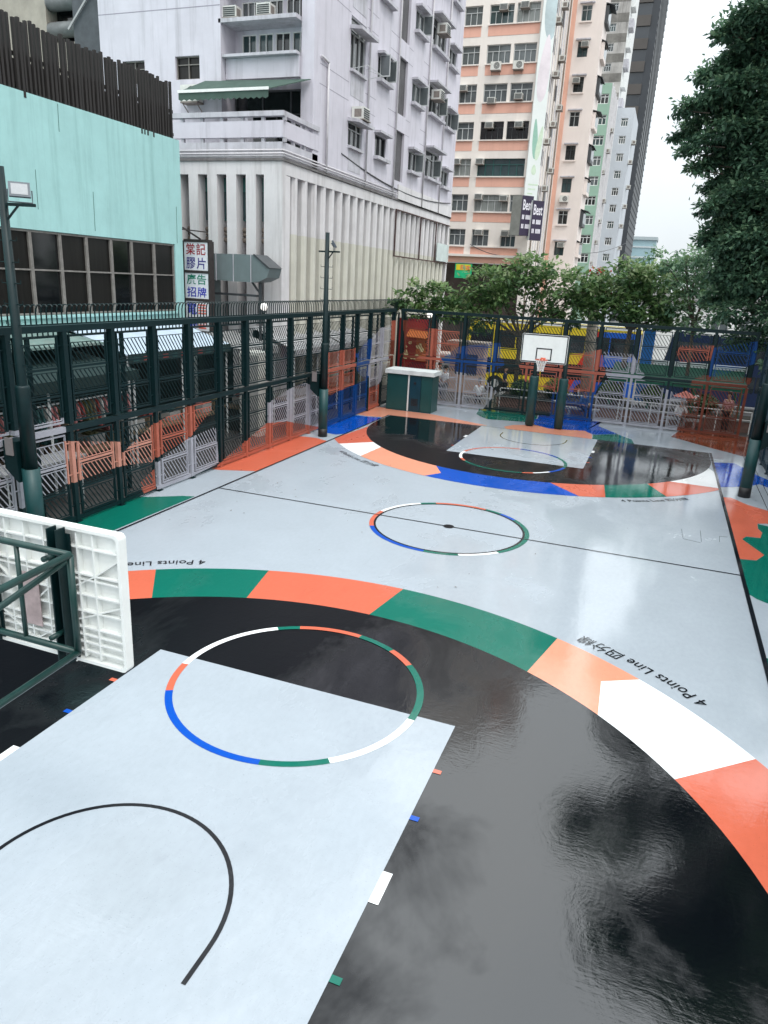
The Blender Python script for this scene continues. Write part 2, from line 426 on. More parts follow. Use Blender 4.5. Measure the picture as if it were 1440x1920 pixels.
# repaired floor seams near the right sideline
mb = MB()
for u0, v0, u1, v1 in ((1278, 992, 1280, 1008), (1313, 995, 1315, 1016), (1349, 1006, 1364, 1007), (1280, 1010, 1314, 1018), (1349, 1006, 1349, 1016)):
    a = gp(u0, v0); b = gp(u1, v1); mb.bar((*a, .003), (*b, .003), .006, .004)
for y in (-15, 16): pass
mb.bar((7.55, 17.2, .004), (7.55, -10, .004), .015, .004); mb.bar((7.75, 17.2, .004), (7.75, -10, .004), .015, .004)
struct(mb.build('floor_seams', W['line']))

# fallen leaves scattered on the wet floor
leafd = mat('dead_leaf', (.09, .05, .02), .6, .5, 30)
mb = MB()
for i in range(230):
    if i < 90: x, y = R.uniform(-7.3, 8.2), R.uniform(-4, 17)
    elif i < 190: p = gp(1330, 829); x, y = p[0] + R.gauss(0, .35), p[1] + R.gauss(0, .22)
    else: x, y = R.uniform(7, 8.4), R.uniform(0, 16)
    a = R.uniform(0, 6.3); l = R.uniform(.015, .035); q = Vector((math.cos(a), math.sin(a), 0)) * l; p = Vector((-q.y, q.x, 0)) * .45; o = Vector((x, y, .018))
    mb.poly([o - q, o + p, o + q + Vector((0, 0, .012)), o - p])
o = mb.build('fallen_leaves', leafd); o['kind'] = 'stuff'; o['label'] = 'small dead leaves scattered over the wet court floor'; o['category'] = 'leaves'

# ------------------------------------------------------------------ fence paint (mural across the slats)
def mural(name, ax, polys, base):
    """convex colour fields laid over the fence in its own plane (ax: 1 = along y, 0 = along x)"""
    m = bpy.data.materials.new(name); t, N, L, b = nt(m)
    g = N.new('ShaderNodeNewGeometry')
    cur = None
    nz = N.new('ShaderNodeTexNoise'); nz.inputs['Scale'].default_value = 4; L.new(g.outputs['Position'], nz.inputs['Vector'])
    for col, px in polys:
        pts = []
        for u, v in px:
            p = at(u, v, 0, -7.6) if ax == 1 else at(u, v, 1, 17.1)
            pts.append((p[ax], p.z))
        A = sum(a[0] * c[1] - c[0] * a[1] for a, c in zip(pts, pts[1:] + pts[:1]))
        if A < 0: pts = pts[::-1]
        # convex hull
        hs = sorted(set(pts)); 
        def half(q):
            h = []
            for p in q:
                while len(h) > 1 and (h[-1][0] - h[-2][0]) * (p[1] - h[-2][1]) - (h[-1][1] - h[-2][1]) * (p[0] - h[-2][0]) <= 0: h.pop()
                h.append(p)
            return h[:-1]
        pts = half(hs) + half(hs[::-1])
        mn = None
        for a, c in zip(pts, pts[1:] + pts[:1]):
            n = (-(c[1] - a[1]), c[0] - a[0]); l = math.hypot(*n); n = (n[0] / l, n[1] / l)
            d = N.new('ShaderNodeVectorMath'); d.operation = 'DOT_PRODUCT'; L.new(g.outputs['Position'], d.inputs[0])
            d.inputs[1].default_value = (n[0] if ax == 0 else 0, n[0] if ax == 1 else 0, n[1])
            s = N.new('ShaderNodeMath'); s.operation = 'GREATER_THAN'; L.new(d.outputs['Value'], s.inputs[0]); s.inputs[1].default_value = n[0] * a[0] + n[1] * a[1]
            if mn is None: mn = s.outputs[0]
            else:
                q = N.new('ShaderNodeMath'); q.operation = 'MULTIPLY'; L.new(mn, q.inputs[0]); L.new(s.outputs[0], q.inputs[1]); mn = q.outputs[0]
        x = N.new('ShaderNodeMix'); x.data_type = 'RGBA'; L.new(mn, x.inputs[0])
        if cur is None: x.inputs[6].default_value = (*base, 1)
        else: L.new(cur, x.inputs[6])
        x.inputs[7].default_value = (*col, 1); cur = x.outputs[2]
    if cur is None: b.inputs['Base Color'].default_value = (*base, 1)
    else:
        x = N.new('ShaderNodeMix'); x.data_type = 'RGBA'; x.blend_type = 'MULTIPLY'; x.inputs[0].default_value = .35; L.new(cur, x.inputs[6]); L.new(nz.outputs['Fac'], x.inputs[7]); L.new(x.outputs[2], b.inputs['Base Color'])
    b.inputs['Roughness'].default_value = .45; b.inputs['Specular IOR Level'].default_value = .3
    return m


DG = (.0022, .019, .022)
SAL, LIL, BLU, PCH, BRN = (.46, .125, .08), (.40, .40, .45), (.004, .058, .23), (.62, .28, .21), (.19, .05, .03)
mL = mural('left_mural', 1, [
    (LIL, [(-60, 830), (50, 800), (118, 783), (121, 830), (128, 905), (65, 925), (0, 975), (-60, 1000)]),
    (PCH, [(119, 827), (225, 828), (229, 872), (180, 890), (127, 908)]),
    (PCH, [(228, 850), (285, 797), (300, 830), (285, 866), (230, 873)]), (SAL, [(283, 797), (350, 762), (395, 752), (396, 770), (360, 800), (350, 825), (285, 862)]),
    (SAL, [(262, 905), (288, 880), (291, 915), (268, 925)]),
    (LIL, [(291, 868), (352, 822), (404, 800), (409, 868), (350, 897), (293, 918)]),
    (LIL, [(503, 755), (545, 727), (574, 718), (600, 735), (606, 800), (575, 806), (538, 790), (503, 793)]),
    (SAL, [(500, 793), (538, 790), (575, 806), (606, 802), (606, 822), (500, 852), (406, 882), (406, 872), (497, 835)]),
    (SAL, [(605, 662), (667, 652), (664, 687), (663, 743), (633, 735), (605, 740)]),
    (BLU, [(605, 750), (635, 733), (668, 725), (688, 712), (685, 776), (605, 808)]),
    (BLU, [(667, 663), (692, 635), (697, 635), (696, 677), (690, 690), (688, 717), (667, 693)]),
    (LIL, [(696, 638), (713, 615), (733, 608), (730, 673), (711, 702), (710, 720), (690, 727), (690, 685)]),
    (SAL, [(690, 728), (711, 720), (709, 768), (688, 778)]), (SAL, [(733, 602), (753, 597), (753, 640), (733, 638)]),
    (BRN, [(730, 640), (757, 635), (752, 690), (725, 690)]),
], DG)
mB = mural('back_mural', 0, [
    (SAL, [(805, 615), (862, 622), (860, 650), (827, 675), (820, 692), (798, 692), (798, 655)]), (SAL, [(768, 661), (800, 664), (800, 677), (768, 675)]),
    (BRN, [(757, 600), (798, 606), (797, 660), (757, 690)]),
    (BLU, [(827, 673), (860, 650), (920, 643), (938, 643), (946, 684), (920, 700), (862, 704), (855, 692)]),
    (LIL, [(815, 690), (857, 704), (905, 705), (932, 735), (905, 768), (858, 770), (815, 765)]),
    (SAL, [(972, 682), (1045, 680), (1113, 668), (1128, 655), (1136, 700), (1113, 735), (1040, 735), (985, 715)]),
    (BLU, [(1035, 735), (1113, 735), (1125, 740), (1108, 790), (1103, 800), (1030, 790)]),
    (LIL, [(1132, 659), (1187, 664), (1200, 690), (1210, 705), (1150, 740), (1136, 700)]), (LIL, [(1115, 745), (1136, 712), (1205, 712), (1245, 745), (1300, 750), (1302, 792), (1260, 812), (1110, 792)]),
    (BRN, [(1298, 712), (1318, 703), (1415, 709), (1415, 822), (1265, 818), (1282, 802), (1309, 795), (1318, 760)]),
    (SAL, [(1268, 660), (1276, 648), (1339, 648), (1332, 676), (1276, 680)]),
    (BLU, [(1339, 652), (1350, 650), (1420, 640), (1420, 680), (1352, 669), (1347, 706), (1329, 706), (1333, 676)]),
], DG)
mR = mural('right_mural', 1, [], (.01, .03, .045))
darkg = mat('dark_green_steel', (.002, .015, .017), .42, .3, 5, spec=.3)


def panel_mesh(name, wd, z0, z1, m):
    b = MB(); t = .036; d = .022
    b.box((0, -d, z0), (t, d, z1)); b.box((wd - t, -d, z0), (wd, d, z1)); b.box((t, -d, z0), (wd - t, d, z0 + t)); b.box((t, -d, z1 - t), (wd - t, d, z1))
    n = 3; ins = .07; hgt = (z1 - z0 - 2 * t - .04) / n
    for k in range(n):
        a = z0 + t + .03 + k * hgt; c = a + hgt - .11; x0, x1 = t + ins * .3, wd - t - ins * .3
        b.box((x0, -.010, a), (x1, .010, a + .016)); b.box((x0, -.010, c - .016), (x1, .010, c)); b.box((x0, -.010, a + .016), (x0 + .015, .010, c - .016)); b.box((x1 - .015, -.010, a + .016), (x1, .010, c - .016))
        if k < n - 1: b.box((t, -.014, c + .04), (wd - t, .014, c + .085))
        dx = (c - a) * .66; nb = 8; xx0 = x0 + .02
        for j in range(-4, nb + 1):
            xs = xx0 + (x1 - x0) * (j + .5) / nb
            # slat leaning from upper left to lower right, clipped to the field
            p0, p1 = (xs, c - .022), (xs + dx, a + .022); lo, hi = x0 + .02, x1 - .02
            if p1[0] <= lo or p0[0] >= hi: continue
            ta = max(0, (lo - p0[0]) / dx); tb = min(1, (hi - p0[0]) / dx)
            if tb - ta < .08: continue
            q0 = (p0[0] + dx * ta, 0, p0[1] + (p1[1] - p0[1]) * ta); q1 = (p0[0] + dx * tb, 0, p0[1] + (p1[1] - p0[1]) * tb)
            b.bar(q0, q1, .024, .012, up=(0, 1, 0))
    for xx in (-.1, wd):                                  # hinge pins to the posts
        for zf in (.12, .5, .88): b.box((xx, -.012, z0 + (z1 - z0) * zf), (xx + .1, .012, z0 + (z1 - z0) * zf + .02))
    o = b.build(name, m, None); me = o.data; bpy.data.objects.remove(o); return me


def make_fence(label, m, start, direction, n, pitch, rz):
    root = thing('court_fence', label, 'fence', start)
    u = Vector(direction); wd = pitch - .31
    up = panel_mesh('panel', wd, 2.27, 4.1, m); lo = panel_mesh('panel', wd, .16, 2.03, m)
    side = Vector((-u.y, u.x, 0))
    for i in range(n + 1):
        b = MB(); c = u * (pitch * i)
        b.box((-.05, -.045, 0), (.05, .045, 2.08)); b.box((-.06, -.075, 2.24), (.06, .075, 4.18)); b.box((-.11, .05, 2.3), (.11, .075, 4.1)); b.box((-.09, -.075, -.0), (.09, .075, .02))
        o = b.build('post', m, None); o.parent = root; o.location = c; o.rotation_euler = (0, 0, rz)
        if i < n:
            for me in (lo, up):
                o = bpy.data.objects.new('panel', me); COL.objects.link(o); o.parent = root; o.location = c + u * .155; o.rotation_euler = (0, 0, rz)
    Ln = pitch * n
    for nm, z0, z1, hw in (('top_rail', 4.18, 4.31, .08), ('mid_rail', 2.08, 2.2, .055), ('base_rail', .05, .14, .03)):
        b = MB(); b.box((-.1 if nm == 'top_rail' else 0, -hw, z0), (Ln + (.1 if nm == 'top_rail' else 0), hw, z1))
        o = b.build(nm, m, None); o.parent = root; o.rotation_euler = (0, 0, rz)
    return root


PL = 1.4425
make_fence('long slatted court fence painted dark green, salmon and lilac along the left sideline', mL, (-7.6, -3.85 - 4 * PL, 0), (0, 1, 0), 18, PL, math.pi / 2)
make_fence('slatted court fence behind the far hoop, painted blue, salmon, white and brown', mB, (-7.42, 17.1, 0), (1, 0, 0), 10, 1.505, 0)
make_fence('dark slatted court fence along the right sideline under the big trees', mR, (8.05, 16.6, 0), (0, -1, 0), 24, 1.5, -math.pi / 2)

# outer railing with curled tops
root = thing('spiked_railing', 'tall black railing of thin bars with curled tops outside the left fence', 'railing', (-8.5, -7, 0))
b = MB()
for i in range(185):
    y = -7 + i * .147
    if y > 19.6: break
    b.tube([(-8.5, y, 3.98), (-8.5, y, 4.48), (-8.49, y + .012, 4.58), (-8.46, y + .03, 4.65), (-8.40, y + .045, 4.66), (-8.36, y + .05, 4.62)], .016, 4)
b.build('bars', darkg, root)
for i in range(10):
    b = MB(); b.box((-8.54, -6.9 + i * 2.93, -.06), (-8.46, -6.82 + i * 2.93, 4.0)); b.build('post', darkg, root)
for z in (3.95, 4.2):
    b = MB(); b.box((-8.53, -7, z), (-8.47, 19.6, z + .05)); b.build('rail', darkg, root)

# ------------------------------------------------------------------ floodlight poles
pad_m = mat('pole_pad', (.006, .05, .052), .45, .2, 4)
lampglass = mat('lamp_glass', (.28, .30, .32), .3, .1, 20)
lampgrey = mat('lamp_housing', (.10, .12, .14), .5, .2, 8)
blk = mat('black_rubber', (.008, .008, .009), .5, .2, 5)
greybox = mat('grey_box', (.20, .18, .18), .5, .2, 5)


def pole(label, x, y, head, tip, h=6.95, boxside=-1):
    r = thing('floodlight_pole', label, 'floodlight', (x, y, 0), 'floodlight poles beside the court')
    b = MB(); b.tube([(x, y, 0), (x, y, 3.3), (x, y, h)], [.095, .09, .07], 16); b.build('pole', darkg, r, True)
    b = MB(); b.tube([(x, y, .3), (x, y, 1.72)], [.165, .165], 20); b.build('pad', pad_m, r, True)
    b = MB(); b.tube([(x, y, 0), (x, y, .3)], .168, 20); b.build('base', blk, r, True)
    b = MB(); b.tube([(x, y, 1.72), (x, y, 3.28), (x, y, 3.32)], [.135, .135, .12], 18); b.build('sleeve', darkg, r, True)
    for k in range(7):
        z = 3.7 + k * .36
        b = MB(); b.tube([(x - .22, y, z + .06), (x - .22, y, z), (x + .22, y, z), (x + .22, y, z + .06)], .009, 5); b.build('climbing_peg', darkg, r)
    hx = Vector(head); c = Vector((x, y, h - .6))
    b = MB(); b.bar(c - hx * .4, c + hx * .62, .05, .05); b.bar(c - Vector((0, 0, .3)), c + hx * .3, .03, .03); b.build('bracket', darkg, r)
    # floodlight head
    f = c + hx * .34 + Vector((0, 0, .24)); d = Vector(tip).normalized(); sx = d.cross(Vector((0, 0, 1))).normalized(); up = sx.cross(d)
    b = MB()
    def bx(w0, h0, d0, d1, m): b.hexa([f - sx * w0 - up * h0 + d * d0, f + sx * w0 - up * h0 + d * d0, f + sx * w0 - up * h0 + d * d1, f - sx * w0 - up * h0 + d * d1, f - sx * w0 + up * h0 + d * d0, f + sx * w0 + up * h0 + d * d0, f + sx * w0 + up * h0 + d * d1, f - sx * w0 + up * h0 + d * d1], m)
    bx(.17, .13, -.025, .025, 0); bx(.10, .08, -.08, -.025, 0)
    hd = b.build('lamp_head', lampgrey, r)
    b = MB(); bx(.13, .095, .026, .03, 0); b.build('lens', lampglass, hd)
    b = MB(); b.tube([f + sx * .19, f + sx * .19 - Vector((0, 0, .2)), f - sx * .19 - Vector((0, 0, .2)), f - sx * .19], .014, 5); b.build('yoke', lampgrey, hd)
    b = MB(); b.box((x + boxside * .14, y - .17, 1.7), (x + boxside * .46, y + .17, 2.25)); b.hexa([(x + boxside * .14, y - .17, 1.45), (x + boxside * .16, y - .17, 1.45), (x + boxside * .16, y + .17, 1.45), (x + boxside * .14, y + .17, 1.45), (x + boxside * .14, y - .17, 1.7), (x + boxside * .46, y - .17, 1.7), (x + boxside * .46, y + .17, 1.7), (x + boxside * .14, y + .17, 1.7)])
    jb = b.build('junction_box', darkg, r)
    b = MB(); b.box((x + boxside * .2, y - .2, 1.98), (x + boxside * .38, y - .171, 2.32)); b.build('cover', greybox, jb)
    return r


pole('dark green floodlight pole at the left fence, halfway down the court', -6.94, 7.55, (.8, -.1, 0), (.75, .35, .55))
pole('dark green floodlight pole nearest the camera, behind the white backboard', -6.95, -5.6, (.9, .25, 0), (.75, -.75, .45), h=7.05)
pole('dark green padded floodlight pole beside the blue patch on the right', 7.04, 7.0, (-.8, .2, 0), (-.8, .2, -.3), boxside=1)

# ------------------------------------------------------------------ basketball hoops
wplastic = mat('white_board_plastic', (.80, .82, .80), .35, .06, 6, streak=.12, dirt=(.5, .47, .42))
boardline = mat('board_line', (.01, .012, .016), .4)
rimred = mat('rim_orange', (.65, .10, .04), .4)
netm = mat('net_white', (.75, .75, .73), .7)
greenst = mat('hoop_steel', (.008, .04, .036), .35, .35, 9)
rust = mat('worn_plate', (.42, .33, .33), .6, .3, 12)


def hoop(label, sg, zb):
    r = thing('basketball_hoop', label, 'hoop', (0, sg * 14.44, 0))
    yb = sg * 12.11                                 # playing face; the ribbed back faces the baseline
    Y = lambda d: yb + sg * d
    x0, x1, z0, z1 = -.86, .86, zb, zb + 1.05
    # posts and pads
    for s in (-1, 1):
        b = MB(); x = s * .6; b.tube([(x, sg * 14.44, 0), (x, sg * 14.44, zb + .85)], .09, 16); p = b.build('post', darkg, r, True)
        b = MB(); b.tube([(x, sg * 14.44, .06), (x, sg * 14.44, 2.02), (x, sg * 14.44, 2.08)], [.185, .185, .16], 20); b.build('pad', pad_m, p, True)
        b = MB(); b.tube([(x, sg * 14.44, 0), (x, sg * 14.44, .06)], .15, 16); b.build('base', blk, p, True)
    # board: thin face, thick rim with rounded corners, ribs on the back
    b = MB(); cr_ = .038; T = .075
    out = []
    for cx, cz, a0 in ((x1 - cr_, z1 - cr_, 0), (x0 + cr_, z1 - cr_, 90), (x0 + cr_, z0 + cr_, 180), (x1 - cr_, z0 + cr_, 270)):
        for k in range(6): a = rad(a0 + 18 * k); out.append((cx + cr_ * math.cos(a), cz + cr_ * math.sin(a)))
    inn = [((x - 0) * (1 - .024 / .86), (z - (z0 + z1) / 2) * (1 - .024 / .525) + (z0 + z1) / 2) for x, z in out]
    n = len(out); fr = [(x, Y(0), z) for x, z in out]; bk = [(x, Y(T), z) for x, z in out]; bi = [(x, Y(T), z) for x, z in inn]; fi = [(x, Y(.015), z) for x, z in inn]
    b.poly(fr); b.poly(fi)
    for i in range(n):
        j = (i + 1) % n
        b.poly([fr[i], fr[j], bk[j], bk[i]]); b.poly([bk[i], bk[j], bi[j], bi[i]]); b.poly([bi[i], bi[j], fi[j], fi[i]])
    bd = b.build('backboard', wplastic, r)
    b = MB(); D0, D1 = Y(.0155), Y(.062)
    xs = [-.70, -.48, -.33, -.18, 0, .18, .33, .48, .62, .70]; zs = [z0 + t for t in (.09, .16, .22, .28, .41, .54, .66, .70, .90)]
    for x in xs[1:-1]: b.box((x - .006, D0, z0 + .04), (x + .006, D1, z1 - .04))
    for z in zs: b.box((x0 + .03, D0, z - .006), (x1 - .03, D1 - sg * .003, z + .006))
    for s in (-1, 1):
        for (xa, za, xb, zb_) in ((.33, .54, .62, .70), (.62, .70, .835, .86), (.33, .29, .62, .41), (.62, .41, .835, .5), (.33, .66, .05, .41), (.33, .28, .05, .1)):
            b.bar((s * xa, (D0 + D1) / 2, z0 + za), (s * xb, (D0 + D1) / 2, z0 + zb_), .010, abs(D1 - D0) - .008, up=(0, 1, 0))
    b.build('ribs', wplastic, bd)
    b = MB(); yf0, yf1 = Y(-.004), Y(-.0005); t = .035
    def fr_(xa, xb, za, zc, t):
        b.box((xa, yf0, za), (xa + t, yf1, zc)); b.box((xb - t, yf0, za), (xb, yf1, zc)); b.box((xa + t, yf0, za), (xb - t, yf1, za + t)); b.box((xa + t, yf0, zc - t), (xb - t, yf1, zc))
    fr_(x0 + .012, x1 - .012, z0 + .012, z1 - .012, .04); fr_(-.295, .295, z0 + .1, z0 + .55, .045)
    b.build('board_lines', boardline, bd)
    # rim and net
    zr = z0 + .15; yc = Y(-.15 - .225); b = MB()
    b.tube([(.225 * math.cos(2 * math.pi * i / 28), yc + .225 * math.sin(2 * math.pi * i / 28), zr) for i in range(29)], .012, 8, cap=False)
    b.box((-.09, Y(-.012), zr - .09), (.09, Y(-.005), zr + .05)); b.bar((-.05, Y(-.01), zr), (-.07, Y(-.17), zr), .02, .02); b.bar((.05, Y(-.01), zr), (.07, Y(-.17), zr), .02, .02)
    rm = b.build('rim', rimred, r, True)
    b = MB(); L_ = [(0, .22), (.12, .17), (.25, .13), (.36, .115), (.42, .125)]
    for i in range(12):
        for s in (-1, 1):
            pts = []
            for k, (dz, rr) in enumerate(L_):
                a = 2 * math.pi * (i + s * k * .5) / 12; pts.append((rr * math.cos(a), yc + rr * math.sin(a), zr - dz))
            b.tube(pts, .007, 4)
    b.build('net', netm, rm)
    # steel frame behind the board
    za, zc = z0 + .2, z0 + .93; yf = Y(.25)
    for s in (-1, 1):
        b = MB(); x = s * .36; b.box((x - .075, Y(.064), z0 + .03), (x + .075, Y(.075), z1 - .06)); b.box((x - .045, Y(.076), z0 + .0), (x - .033, Y(.16), z1 - .01)); b.box((x + .033, Y(.076), z0 + .0), (x + .045, Y(.16), z1 - .01))
        b.build('mounting_channel', darkg, r)
    b = MB(); rr = .024
    for z in (za, zc): b.tube([(-.6, yf, z), (.6, yf, z)], rr, 10)
    for x in (-.6, .6, .13, -.13): b.tube([(x, yf, za), (x, yf, zc)], rr * (1 if abs(x) > .5 else .7), 10)
    for s in (-1, 1):
        for z in (za + .05, zc - .08): b.tube([(s * .36, yf, z), (s * .36, Y(.12), z)], .02, 8)
    b.build('front_frame', greenst, r, True)
    for s in (-1, 1):
        x = s * .6; yp = sg * 14.38
        b = MB(); b.tube([(x, yf, zc), (x, yp, zc - .1)], rr, 10); b.tube([(x, yf, za), (x, yp, za - .1)], rr, 10); b.tube([(x, yf + sg * .04, zc - .03), (x * .2, yp, za - .05)], rr * .9, 10)
        b.build('support_arm', greenst, r, True)
    b = MB(); b.tube([(-.6, sg * 14.38, zc - .1), (.6, sg * 14.38, zc - .1)], rr, 10); b.tube([(-.6, sg * 14.38, za - .1), (.6, sg * 14.38, za - .1)], rr, 10); b.build('cross_tube', greenst, r, True)
    b = MB(); b.box((.0 - .1, Y(.064), z0 + .2), (.1, Y(.07), z0 + .62)); b.build('back_plate', rust, r)
    return r


hoop('near basketball hoop seen from behind, ribbed white backboard on green steel arms', -1, 2.75)
hoop('far basketball hoop with white backboard on two green padded posts', 1, 2.85)

# ------------------------------------------------------------------ electrical cabinet
cabm = mat('cabinet_green', (.006, .055, .055), .4, .15, 2); capm = mat('cabinet_cap', (.62, .66, .66), .6, .15, 3, streak=.3); cabd = mat('cabinet_door', (.003, .036, .055), .35, .15, 2)
cx0, cx1, cy0, cy1 = -7.12, -5.0, 14.55, 15.5
r = thing('electrical_cabinet', 'dark green electrical cabinet with pale concrete top in the far left corner', 'cabinet', ((cx0 + cx1) / 2, (cy0 + cy1) / 2, 0))
b = MB(); b.box((cx0, cy0, 0), (cx1, cy1, 1.62)); b.build('body', cabm, r)
b = MB(); b.box((cx0 - .08, cy0 - .1, 1.62), (cx1 + .08, cy1 + .08, 1.8)); b.build('cap', capm, r)
for xa, xb, mm in ((cx0 + .03, cx0 + .98, cabm), (cx0 + 1.08, cx0 + 1.6, cabd), (cx0 + 1.63, cx1 - .03, cabm)):
    b = MB(); b.box((xa, cy0 - .03, .05), (xb, cy0 - .001, 1.56)); d = b.build('door', mm, r)
    if mm is cabd:
        b = MB()
        for k in range(6): b.box((xa + .1, cy0 - .04, .28 + k * .055), (xb - .1, cy0 - .031, .31 + k * .055))
        b.build('louvre', blk, d)
        b = MB(); b.box((xa + .2, cy0 - .06, 1.22), (xa + .3, cy0 - .031, 1.32)); b.build('handle', blk, d)
b = MB(); b.box((cx0 + 1.0, cy0 - .035, .02), (cx0 + 1.06, cy0 - .001, 1.6)); b.build('white_strip', capm, r)

# ================================================================== buildings
def facade(mb, ax, pos, u0, u1, z0, z1, holes, depth, m=0, mr=None):
    """wall in the plane axis(ax)=pos, u along the other horizontal axis; holes (ua, ub, za, zb) get reveals going `depth` inwards (signed)"""
    mr = m if mr is None else mr
    pt = (lambda u, z, d=0: (pos + d, u, z)) if ax == 0 else (lambda u, z, d=0: (u, pos + d, z))
    us = sorted({u0, u1} | {min(max(q, u0), u1) for h in holes for q in h[:2]}); zs = sorted({z0, z1} | {min(max(q, z0), z1) for h in holes for q in h[2:]})
    for a, c in zip(us, us[1:]):
        run = None
        for e, f in list(zip(zs, zs[1:])) + [(None, None)]:
            hole = e is None or any(h[0] < (a + c) / 2 < h[1] and h[2] < (e + f) / 2 < h[3] for h in holes)
            if not hole: run = (run[0] if run else e, f)
            if hole and run:
                mb.poly([pt(a, run[0]), pt(c, run[0]), pt(c, run[1]), pt(a, run[1])], m); run = None
    for ua, ub, za, zb in holes:
        for q in ([pt(ua, za), pt(ub, za), pt(ub, za, depth), pt(ua, za, depth)], [pt(ua, zb), pt(ub, zb), pt(ub, zb, depth), pt(ua, zb, depth)],
                  [pt(ua, za), pt(ua, zb), pt(ua, zb, depth), pt(ua, za, depth)], [pt(ub, za), pt(ub, zb), pt(ub, zb, depth), pt(ub, za, depth)]): mb.poly(q, mr)


def window(parent, ax, pos, depth, ua, ub, za, zb, mf, mp, cols=2, trans=.3, t=.05, name='window'):
    """frame with mullions plus a glass pane, set back from the wall"""
    s = 1 if depth > 0 else -1
    P3 = (lambda u, z, d: (pos + d, u, z)) if ax == 0 else (lambda u, z, d: (u, pos + d, z))
    d0, d1 = depth - s * .09, depth - s * .03
    b = MB(); g = .002
    def bx(a, c, e, f): b.box(P3(a, e, d0), P3(c, f, d1))
    bx(ua + g, ua + t, za + g, zb - g); bx(ub - t, ub - g, za + g, zb - g); bx(ua + t, ub - t, za + g, za + t); bx(ua + t, ub - t, zb - t, zb - g)
    zt = zb - (zb - za) * trans if trans else zb - t
    if trans: bx(ua + t, ub - t, zt - t * .4, zt + t * .4)
    for k in range(1, cols):
        u = ua + (ub - ua) * k / cols; bx(u - t * .45, u + t * .45, za + t, zt - t * .4 if trans else zb - t)
        if trans and k % 2 == 0 or cols == 2 and trans: bx(u - t * .45, u + t * .45, zt + t * .4, zb - t)
    w_ = b.build(name, mf, parent)
    b = MB(); b.poly([P3(ua + g, za + g, depth - s * .02), P3(ub - g, za + g, depth - s * .02), P3(ub - g, zb - g, depth - s * .02), P3(ua + g, zb - g, depth - s * .02)])
    b.build('pane', mp, w_)
    return w_


alu = mat('aluminium_frame', (.52, .54, .54), .45, .1, 4); dkf = mat('dark_frame', (.05, .055, .06), .5, .2, 4); whf = mat('white_frame', (.78, .78, .76), .5, .1, 4); grf = mat('green_frame', (.02, .11, .10), .5, .2, 4)
panes = [glass('pane_dark', (.012, .016, .018)), glass('pane_teal', (.03, .06, .065)), glass('pane_grey', (.10, .115, .12)), mat('pane_curtain', (.24, .26, .25), .25, .55, 2, spec=.7, stretch=(9, 9, .25)), mat('pane_brown', (.012, .011, .010), .3, .5, 2, spec=.35, stretch=(7, 7, .3)), glass('pane_black', (.006, .007, .008))]

# air conditioner prototypes -----------------------------------------------------------------
acw = mat('ac_white', (.66, .66, .62), .5, .15, 5, streak=.25, dirt=(.3, .27, .22)); acd = mat('ac_grille', (.035, .04, .042), .6, .3, 20); acb = mat('ac_bracket', (.22, .19, .17), .7, .3, 8)
_ac = {}


def ac(kind, loc, rz, label, sc=1.0):
    """window unit or split condenser; local +y points out of the wall"""
    if kind not in _ac:
        r = thing('air_conditioner', label, 'air conditioner', (0, 0, 0), 'air conditioners on the facades')
        b = MB()
        if kind == 'window':
            b.box((-.33, 0, -.22), (.33, .5, .22)); b.build('casing', acw, r)
            b = MB()
            for k in range(5): b.box((-.29, .501, -.18 + k * .075), (.29, .512, -.135 + k * .075))
            b.build('grille', acd, r)
            b = MB()
            for s in (-1, 1): b.box((s * .331, .12, -.15), (s * .34, .42, .13))
            b.box((-.36, 0, -.26), (.36, .55, -.222)); b.build('drip_tray', acb, r)
        else:
            b.box((-.42, .08, -.3), (.42, .4, .3)); b.build('casing', acw, r)
            b = MB(); n = 20
            for k in range(n):
                a0, a1 = 2 * math.pi * k / n, 2 * math.pi * (k + 1) / n
                for r0, r1 in ((.04, .09), (.115, .165), (.19, .24)):
                    b.poly([(-.1 + q * math.cos(a), .402, q * math.sin(a)) for q, a in ((r0, a0), (r1, a0), (r1, a1), (r0, a1))])
            b.build('fan_grille', acd, r)
            b = MB(); b.box((-.4, 0, -.36), (.4, .45, -.302)); b.bar((-.33, .02, -.62), (-.33, .42, -.34), .03, .03); b.bar((.33, .02, -.62), (.33, .42, -.34), .03, .03); b.build('bracket', acb, r)
        r.location = loc; r.rotation_euler = (0, 0, rz); r.scale = (sc,) * 3; _ac[kind] = r
        return r
    return dup(_ac[kind], loc, rz, label, scale=(sc,) * 3)


FX, FY = -math.pi / 2, math.pi      # facing +x (street), facing -y (the camera)

# ------------------------------------------------------------------ mint building
mint = mat('mint_render', (.36, .61, .595), .75, .08, 1.2, streak=.55, dirt=(.17, .33, .31), bump=.25, bscale=9)
mintd = mat('mint_shade', (.10, .26, .25), .8, .3, 1.5)
timber = mat('dark_timber', (.022, .019, .018), .8, .5, 3, stretch=(8, 8, .6))
shopdark = mat('shop_dark', (.018, .024, .024), .7, .5, 2)
winframe_m = mat('weathered_frame', (.20, .185, .17), .6, .3, 6)
XM, YM = -12.5, 7.22
r = thing('mint_building', 'mint green rendered building with a long dark window band and timber slats on its roof', 'building', (XM, 0, Z0))
b = MB(); facade(b, 0, XM, -22, YM, 3.55, 9.74, [(-9.5, 6.78, 4.08, 6.36)], -.14); facade(b, 0, XM, -22, YM, Z0, 3.55, [], -.1, 0)
b.poly([(XM, YM, Z0), (XM, YM, 9.74), (-30, YM, 9.74), (-30, YM, Z0)]); b.poly([(XM, -22, 9.74), (XM, YM, 9.74), (-30, YM, 9.74), (-30, -22, 9.74)]); b.box((XM + .002, -22, 3.1), (XM + .08, YM - .02, 3.62))
b.build('wall', mint, r)
